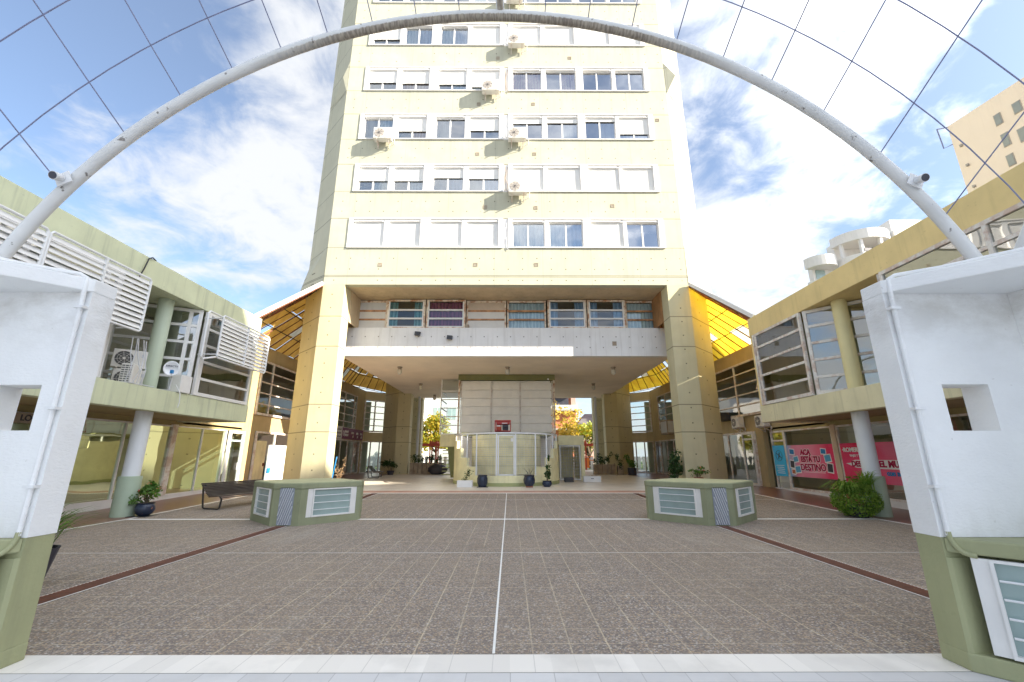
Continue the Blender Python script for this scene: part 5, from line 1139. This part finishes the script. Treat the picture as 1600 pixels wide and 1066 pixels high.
mb = MB(); blades(mb, (-.2, -.1, .62), 110, .75, .62, rnd, .024, .9); blades(mb, (.25, -.1, .7), 70, .85, .5, rnd, .016, .45); mb.build('grass_blades', 'leaf_fern', t)
t = thing('potted_bush', 'bush with orange and green leaves behind the glass post of the right shop window', 'potted plant', (11.6, 15.3, .1)); rnd = random.Random(13)
mb = MB(); mb.lathe((0, 0, -.05), [(.16, 0), (.2, .3)], 16); mb.build('pot', 'terracotta', t); leaves(t, 'foliage', 'leaf_fern', cloud(rnd, (0, 0, .5), (.4, .5, .3), 380), .05, rnd); leaves(t, 'orange_foliage', 'leaf_dry', cloud(rnd, (0, .5, .45), (.25, .3, .25), 160), .05, rnd)
# spiky plant behind the left gate shelter
t = thing('spiky_plant', 'spiky green plant in a dark tall pot behind the left gate shelter', 'potted plant', (-6.1, 6.02, 0)); rnd = random.Random(14)
mb = MB(); mb.lathe((0, 0, 0), [(.15, 0), (.24, .42), (.25, .45), (.22, .45), (.2, .3)], 20); mb.build('pot', 'ink_dark', t); mb = MB(); blades(mb, (0, 0, .36), 130, .95, .75, rnd, .013, .5); mb.build('blades', 'leaf_green', t)
# plants near the pillars
t = thing('dry_plant', 'dried feathery plant between the left pillar and the purple-signed shop', 'plant', (-8.05, 21.2, .2)); rnd = random.Random(15); pts = []
for i in range(11):
    a = rnd.random()*6.28; hgt = .5+rnd.random()*.7
    for k in range(26): q = k/26; pts.append((Vector((math.cos(a)*.24*q, math.sin(a)*.24*q, .25+hgt*q))+Vector((rnd.gauss(0, .03), rnd.gauss(0, .03), 0)), 1))
mb = MB(); mb.lathe((0, 0, 0), [(.14, 0), (.2, .28)], 16); mb.build('pot', 'terracotta', t); leaves(t, 'foliage', 'leaf_dry', pts, .035, rnd, .4)
mb = MB(); mb.tube([(-8.35, 21.0, .2), (-8.2, 21.05, 1.55)], .03, 8); tag(mb.build('blue_pole', 'ink_blue'), 'blue stick leaning beside the dried plant at the left pillar', 'pole')
potted('potted_shrub', 'dark green shrub in front of the inner edge of the right pillar', 'potted plant', (7.35, 19.6, .2), [(.2, 0), (.25, .3)], 'terracotta', 'leaf_dark', (.42, .32, .55), .95, 620, .07, 21, clumps=9)
t = potted('flower_trough', 'pink flowering geranium in a red trough at the foot of the right pillar', 'potted plant', (8.05, 19.15, .2), [(.15, 0), (.2, .5)], 'terracotta', 'leaf_green', (.45, .16, .14), .66, 260, .045, 22, flowers=3)
# tile-clad planters at the back
def tile_planter(x0, x1, y, label, seed, h=.62, leaf='leaf_dark', hb=.5):
    t = thing('tile_planter', label, 'planter', ((x0+x1)/2, y, .2), 0, 'stone-clad planters behind the tower'); w = (x1-x0)/2; rnd = random.Random(seed); mb = MB(); n = max(1, int(w*2/.32))
    for i in range(n): mb.box(-w+i*2*w/n, -w+(i+1)*2*w/n-.03, -.2, .2, 0, h)
    mb.build('tile_box', 'stone_tile', t); pts = []
    for i in range(max(1, int(w*2/.5))): pts += cloud(rnd, (-w+.25+i*.5, 0, h+hb*.5), (.3, .3, hb), 190, 5)
    leaves(t, 'foliage', leaf, pts, .06, rnd); return t
tile_planter(-7.9, -5.2, 35.3, 'long stone-tiled planter with shaggy bushes at the back left', 31, .85)
tile_planter(6.4, 8.1, 34.3, 'stone-tiled planter with dark shrubs beside the rear right pillar', 32, .75)
tile_planter(4.7, 5.2, 32.8, 'narrow stone planter with a red flower behind the side gate', 33, .8)
tile_planter(8.15, 8.6, 33.9, 'single slim stone planter with a bush against the yellow-lit pillar', 34, .65)
t = thing('red_flower', 'bright red bloom rising from the narrow stone planter behind the side gate', 'flower', (5.0, 32.8, 1.0)); mb = MB(); mb.lathe((0, 0, .35), [(.05, 0), (.13, .15), (.1, .4), (.02, .6)], 8); mb.build('bloom', 'flower_red', t); mb = MB(); mb.tube([(0, 0, 0), (0, 0, .4)], .02, 6); mb.build('stem', 'bark', t)
potted('potted_plant', 'dark pot with a spreading plant against the rear left pillar', 'potted plant', (-9.0, 33.8, .2), [(.2, 0), (.28, .3)], 'ink_dark', 'leaf_dark', (.6, .3, .45), .85, 420, .08, 35)
potted('potted_plant', 'black square-looking pot with light green leaves at the foot of the yellow-lit pillar', 'potted plant', (9.1, 33.3, .2), [(.3, 0), (.33, .5)], 'ink_dark', 'leaf_green', (.4, .3, .4), .9, 420, .07, 36)
t = thing('refuse_bag', 'pile of shiny black refuse bags in front of the long stone planter', 'bag', (-5.6, 34.6, .2)); mb = MB(); rnd = random.Random(3)
bm = bmesh.new(); bmesh.ops.create_icosphere(bm, subdivisions=3, radius=1)
for v in bm.verts: d = 1+.18*noise.noise(v.co*2.3)+.05*noise.noise(v.co*8); v.co = Vector((v.co.x*.75*d, v.co.y*.35*d, max(0, .35+v.co.z*.4*d)))
me = bpy.data.meshes.new('bag_body'); bm.to_mesh(me); bm.free(); me.materials.append(M['ink_dark']); me.polygons.foreach_set('use_smooth', [True]*len(me.polygons)); o = bpy.data.objects.new('bag_body', me); COL.objects.link(o); o.parent = t
# benches
def bench(loc, rz, label, Ln=2.3):
    t = thing('slatted_bench', label, 'bench', loc, rz, 'black slatted benches')
    for k, s_ in enumerate((0, 1)):
        x = .12+s_*(Ln-.24); mb = MB()
        mb.tube([(x, -.30, .36), (x, -.36, .30), (x, -.33, .05), (x, -.27, .02), (x, .25, .02), (x, .31, .06), (x, .34, .2), (x, .42, .66), (x, .36, .70), (x, .30, .66)], .026, 8); mb.build('leg', 'black_metal', t, smooth=True)
    mb = MB()
    prof = [(-.50, .34), (-.43, .375), (-.36, .385), (-.29, .385), (-.22, .38), (-.15, .375), (-.08, .37)]
    for i, (y, z) in enumerate(prof): mb.box(0, Ln, y, y+.058, z, z+.022)
    mb.build('seat', 'wood_grey', t); mb = MB()
    for i in range(10):
        q = i/9; y, z = -.0+.38*q, .37+.36*q**1.15; mb.bar((0, y, z), (Ln, y, z), .018, .046, up=(0, -.6, .8))
    mb.build('backrest', 'wood_grey', t); return t
bench((-9.0, 13.62, .04), R(74), 'black slatted bench beside the left octagonal box in front of the glass shop')
b = bench((-8.7, 28.6, .2), R(100), 'dark slatted bench at the back left in front of the glass door under the tower', 1.8)
# red timber frames and fence beyond
for X0, lab in ((-7.9, 'red post frame seen through the left gap under the tower'), (7.3, 'red post frame seen through the right gap under the tower')):
    t = thing('red_pergola', lab, 'pergola', (X0, 45, .2), 0, 'red post frames behind the tower')
    for dx, dy in ((-.25, 0), (.4, 0), (-.25, 1.2), (.4, 1.2)): mb = MB(); mb.box(dx-.06, dx+.06, dy-.06, dy+.06, 0, 2.9); mb.build('post', 'rust_red', t)
    mb = MB(); mb.box(-1.5, 1.3, -.08, .08, 2.35, 2.6); mb.box(-1.5, 1.3, 1.12, 1.28, 2.35, 2.6); mb.box(-.31, .46, -.2, 1.5, 2.62, 2.75); mb.build('beam', 'rust_red', t)
    if X0 > 0: mb = MB(); mb.box(-.6, 1.2, .3, .34, .9, .98); mb.box(-.6, 1.2, .3, .34, 1.25, 1.33); mb.box(-.2, .8, .5, .54, .2, 1.2); mb.build('orange_rail', 'orange_paint', t)
mb = MB()
for i in range(90): mb.box(-22+i*.5, -21.7+i*.5, 47, 47.06, .2, 1.5)
mb.box(-22, 23, 47.06, 47.12, .5, .6); mb.box(-22, 23, 47.06, 47.12, 1.2, 1.3); tag(mb.build('picket_fence', 'bg_white'), 'low white fence seen through the gaps under the tower', 'fence')
# ================================================================ TREES
def tree(loc, label, m, h, r, seed, n=2600, size=.2, trunk=.18, m2=None):
    rnd = random.Random(seed); t = thing('tree', label, 'tree', loc, 0, 'autumn trees behind the tower'); mb = MB(); mb.tube([(0, 0, 0), (.05, 0, h*.25), (-.1, .1, h*.5)], [trunk, trunk*.8, trunk*.6], 9)
    tips = []
    for i in range(11):
        a = rnd.random()*6.28; rr = r*(.4+.5*rnd.random()); z = h*(.45+.5*rnd.random()); tip = Vector((rr*math.cos(a), rr*math.sin(a), z)); tips.append(tip); mb.tube([(-.03, .03, h*(.22+.2*rnd.random())), tip*.5+Vector((0, 0, h*.12)), tip], [trunk*.5, trunk*.3, trunk*.1], 6)
    mb.build('trunk', 'bark', t); tips.append(Vector((0, 0, h*.92))); pts = []
    for i in range(n):
        c = rnd.choice(tips); d = Vector((rnd.gauss(0, 1), rnd.gauss(0, 1), rnd.gauss(0, .8))).normalized()*rnd.random()**.5*r*.42; pts.append((c+d, 1))
    k = n*2//3 if m2 else n
    leaves(t, 'crown', m, pts[:k], size, rnd, .7)
    if m2: leaves(t, 'crown', m2, pts[k:], size, rnd, .7)
tree((-9.4, 56, .2), 'round yellow-leaved tree filling the left gap under the tower', 'leaf_yellow', 6.3, 2.9, 41, 4200, .16, m2='leaf_lime')
tree((-14, 62, .2), 'yellow tree farther left behind the tower, partly hidden by the pillar', 'leaf_yellow', 5.5, 2.6, 42, 2400, .18)
tree((5.0, 50, .2), 'pale yellow-white autumn tree next to the kiosk in the right gap', 'leaf_autumn', 7.0, 2.9, 43, 1700, .17, m2='leaf_yellow')
tree((9.3, 52, .2), 'lower lime-yellow tree at the right of the right gap', 'leaf_lime', 4.9, 2.2, 44, 2600, .15, m2='leaf_yellow')
tree((12, -14, 0), 'leafy tree behind the camera reflected in the shop glass', 'leaf_green', 7, 3.2, 45, 2600, .2)
# ================================================================ BACKGROUND BUILDINGS
def bld(name, label, box, m, wins=(), wm_='pane_frosted', axis='y', extra=None, group=None):
    x0, x1, y0, y1, z0, z1 = box; t = thing(name, label, 'building', ((x0+x1)/2, (y0+y1)/2, 0), 0, group, world=True); mb = MB(); mb.box(*box); mb.build('wall', m, t)
    for (a, b, c, d) in wins:
        mb = MB(); mb.box(a-.08, b+.08, y0-.06, y0-.001, c-.08, d+.08); w = mb.build('window', 'frame_white', t); mb = MB(); mb.box(a, (a+b)/2-.04, y0-.075, y0-.06, c, d); mb.box((a+b)/2+.04, b, y0-.075, y0-.06, c, d); mb.build('pane', wm_, w)
    return t
bld('grey_block', 'pale grey block with one white window in the left gap behind the tower', (-17.0, -6, 80, 92, -.03, 24), 'bg_grey', [(-14.1, -12.7, 8.1, 10.2), (-11.5, -10, 8.1, 10.2), (-14.1, -12.7, 12, 14)])
bld('white_house', 'cream house corner beside the rear left pillar', (-19.5, -12.6, 60, 70, -.03, 9.5), 'bg_white', [(-14.2, -13.6, 3, 8.2)])
t = bld('brick_building', 'unfinished red brick building with concrete floors in the right gap behind the tower', (4, 11.4, 75, 86, -.03, 16), 'bg_brick')
mb = MB(); mb.box(3.8, 12.0, 73.6, 75, 12.5, 12.8); mb.box(3.8, 11.8, 73.8, 75, 9.0, 9.25); mb.box(3.8, 11.8, 73.8, 75, 5.8, 6.05); mb.build('floor_slab', 'bg_slab', t); mb = MB(); mb.box(5, 10.2, 74.9, 74.99, 9.8, 11.3); mb.build('opening', 'ink_dark', t); mb = MB(); mb.box(4, 11.6, 73.82, 73.9, 9.25, 10.0); mb.build('railing', 'bg_grey', t); mb = MB(); mb.box(10.6, 11.4, 74.8, 74.99, 9.25, 12.5); mb.build('pier', 'bg_pink', t)
t = thing('grey_roof_house', 'pink house with a dark pitched roof at the right of the right gap', 'house', (14.5, 77, 0), world=True); mb = MB(); mb.box(11.5, 19, 75, 82, -.03, 6.3); mb.build('wall', 'bg_pink', t)
mb = MB(); mb.add([(11.2, 74.6, 6.2), (19.3, 74.6, 6.2), (19.3, 82.3, 6.2), (11.2, 82.3, 6.2), (13.5, 78.5, 8.9), (17.5, 78.5, 8.9)], [(0, 1, 5, 4), (1, 2, 5), (2, 3, 4, 5), (3, 0, 4), (3, 2, 1, 0)]); mb.build('roof', 'bg_roof', t)
mb = MB(); mb.box(11.2, 19.3, 74.5, 74.6, 5.9, 6.2); mb.build('gutter', 'bg_white', t)
# white apartment building with rounded balconies, upper right
t = thing('balcony_building', 'white apartment building with rounded balconies rising behind the ochre roof band', 'building', (56, 66, 0), world=True); BALC = t
def arcp(cx, cy, r, a0, a1, n=20): return [(cx+r*math.cos(R(a0+(a1-a0)*i/n)), cy+r*math.sin(R(a0+(a1-a0)*i/n))) for i in range(n+1)]
mb = MB(); mb.box(53.2, 70, 64, 65.5, -1.4, 33.9); mb.box(61, 78, 65.5, 76, -1.4, 33.8); mb.box(60.9, 75, 61, 64, -1.4, 34.9); mb.box(69.5, 82, 70, 80, 33.85, 42); mb.build('wall', 'bg_white', t)
for z0, z1 in ((32.9, 34.6), (28.6, 30.6), (24.6, 26.4)):
    mb = MB(); mb.prism(arcp(57.0, 64, 4.3, 180, 360), z0+.1, z0+.35); o_ = arcp(57.0, 64, 4.3, 180, 360); i_ = arcp(57.0, 64, 4.1, 180, 360)[::-1]
    n = 20
    for k in range(n): mb.prism([o_[k], o_[k+1], i_[n-k-1], i_[n-k]], z0+.352, z1)
    mb.build('curved_balcony', 'bg_white', t)
mb = MB()
for a in (200, 238, 278, 320): q = arcp(57.0, 64, 3.9, a, a+1, 1)[0]; mb.box(q[0]-.22, q[0]+.22, q[1]-.22, q[1]+.22, 24, 33)
mb.build('balcony_column', 'bg_white', t)
for z0, z1 in ((29.3, 31.0), (25.6, 27.0)):
    mb = MB(); o_ = arcp(50.2, 64, 2.4, 180, 360, 14); i_ = arcp(50.2, 64, 2.2, 180, 360, 14)[::-1]
    for k in range(14): mb.prism([o_[k], o_[k+1], i_[14-k-1], i_[14-k]], z0, z1)
    mb.prism(arcp(50.2, 64, 2.2, 180, 360, 14), z0, z0+.2); mb.build('curved_balcony', 'bg_white', t)
for a, b, c, d in ((61.2, 63.8, 30.2, 32.3), (64.9, 66.5, 30.2, 32.3), (61.2, 63.8, 26.2, 28.3)):
    mb = MB(); mb.box(a-.1, b+.1, 60.93, 61, c-.1, d+.1); w = mb.build('window', 'frame_white', t); mb = MB(); mb.box(a, b, 60.9, 60.93, c, d); mb.build('pane', 'pane_frosted', w)
mb = MB(); mb.box(49.4, 50.9, 63.9, 64.0, 27.4, 29.2); mb.build('window', 'pane_frosted', t); mb = MB(); mb.box(49.0, 53.2, 64, 65, -1.4, 30.0); mb.build('wall', 'bg_white', t)
mb = MB(); mb.box(55, 57, 60.4, 60.5, 30.9, 31.4); mb.box(58, 59.5, 60.6, 60.7, 30.9, 31.4); mb.build('railing', 'ink_dark', t)
BALC.location.z += 1.4
# peach building, far right
t = thing('peach_building', 'tall peach rendered building with small windows at the upper right corner', 'building', (44, 34, 0), world=True)
mb = MB(); mb.prism([(36.7, 30), (39.6, 12), (62, 12), (62, 36)], -.03, 28.3); mb.build('wall', 'bg_peach', t)
f, Ln = local((36.7, 30), (39.6, 12))
for s_, z, w_, h_ in [(3.0, 26.35, .17, .42), (4.14, 26.4, .2, .40), (3.03, 24.5, .17, .5), (2.93, 22.8, .17, .42), (3.95, 24.2, .2, .5), (3.9, 21.6, .2, .45)]:
    mb = MB(); lbox(mb, f, s_-w_-.05, s_+w_+.05, 0, .04, z-h_-.06, z+h_+.06); w = mb.build('window', 'bg_slab', t); mb = MB(); lbox(mb, f, s_-w_, s_+w_, .04, .06, z-h_, z+h_); mb.build('pane', 'pane_grey', w)
for s_, z in ((.53, 26.0), (.54, 24.15), (.53, 22.2)): mb = MB(); lbox(mb, f, s_-.08, s_+.08, 0, .16, z-.09, z+.09); mb.build('vent_hood', 'bg_slab', t)
mb = MB(); mb.tube([(36.0, 30.2, 28.2), (36.1, 30.2, 26.3), (36.8, 30.0, 26.6)], .05, 5); mb.tube([(36.0, 30.2, 28.2), (36.8, 30.0, 28.25)], .05, 5); mb.build('antenna_bracket', 'cable', t)
# twin tower that shades the plaza (stands behind and to the right of the camera)
t = thing('twin_tower', 'second pale tower outside the picture at the right whose shadow covers the plaza', 'apartment tower', (40, -12, 0), world=True)
H = 36.0
mb = MB(); mb.prism([(29.5, -4.6), (49.8, -4.2), (55.4, .2), (56, -24), (30, -24), (26, -20), (26, -8)], -.03, H); mb.build('wall', 'bg_white', t)
mb = MB()
for k in range(11): mb.box(31, 49, -4.25+.0, -4.15, 3+k*3.0, 4.5+k*3.0)
mb.build('window_band', 'pane_frosted', t)
print('objects', len(bpy.data.objects))
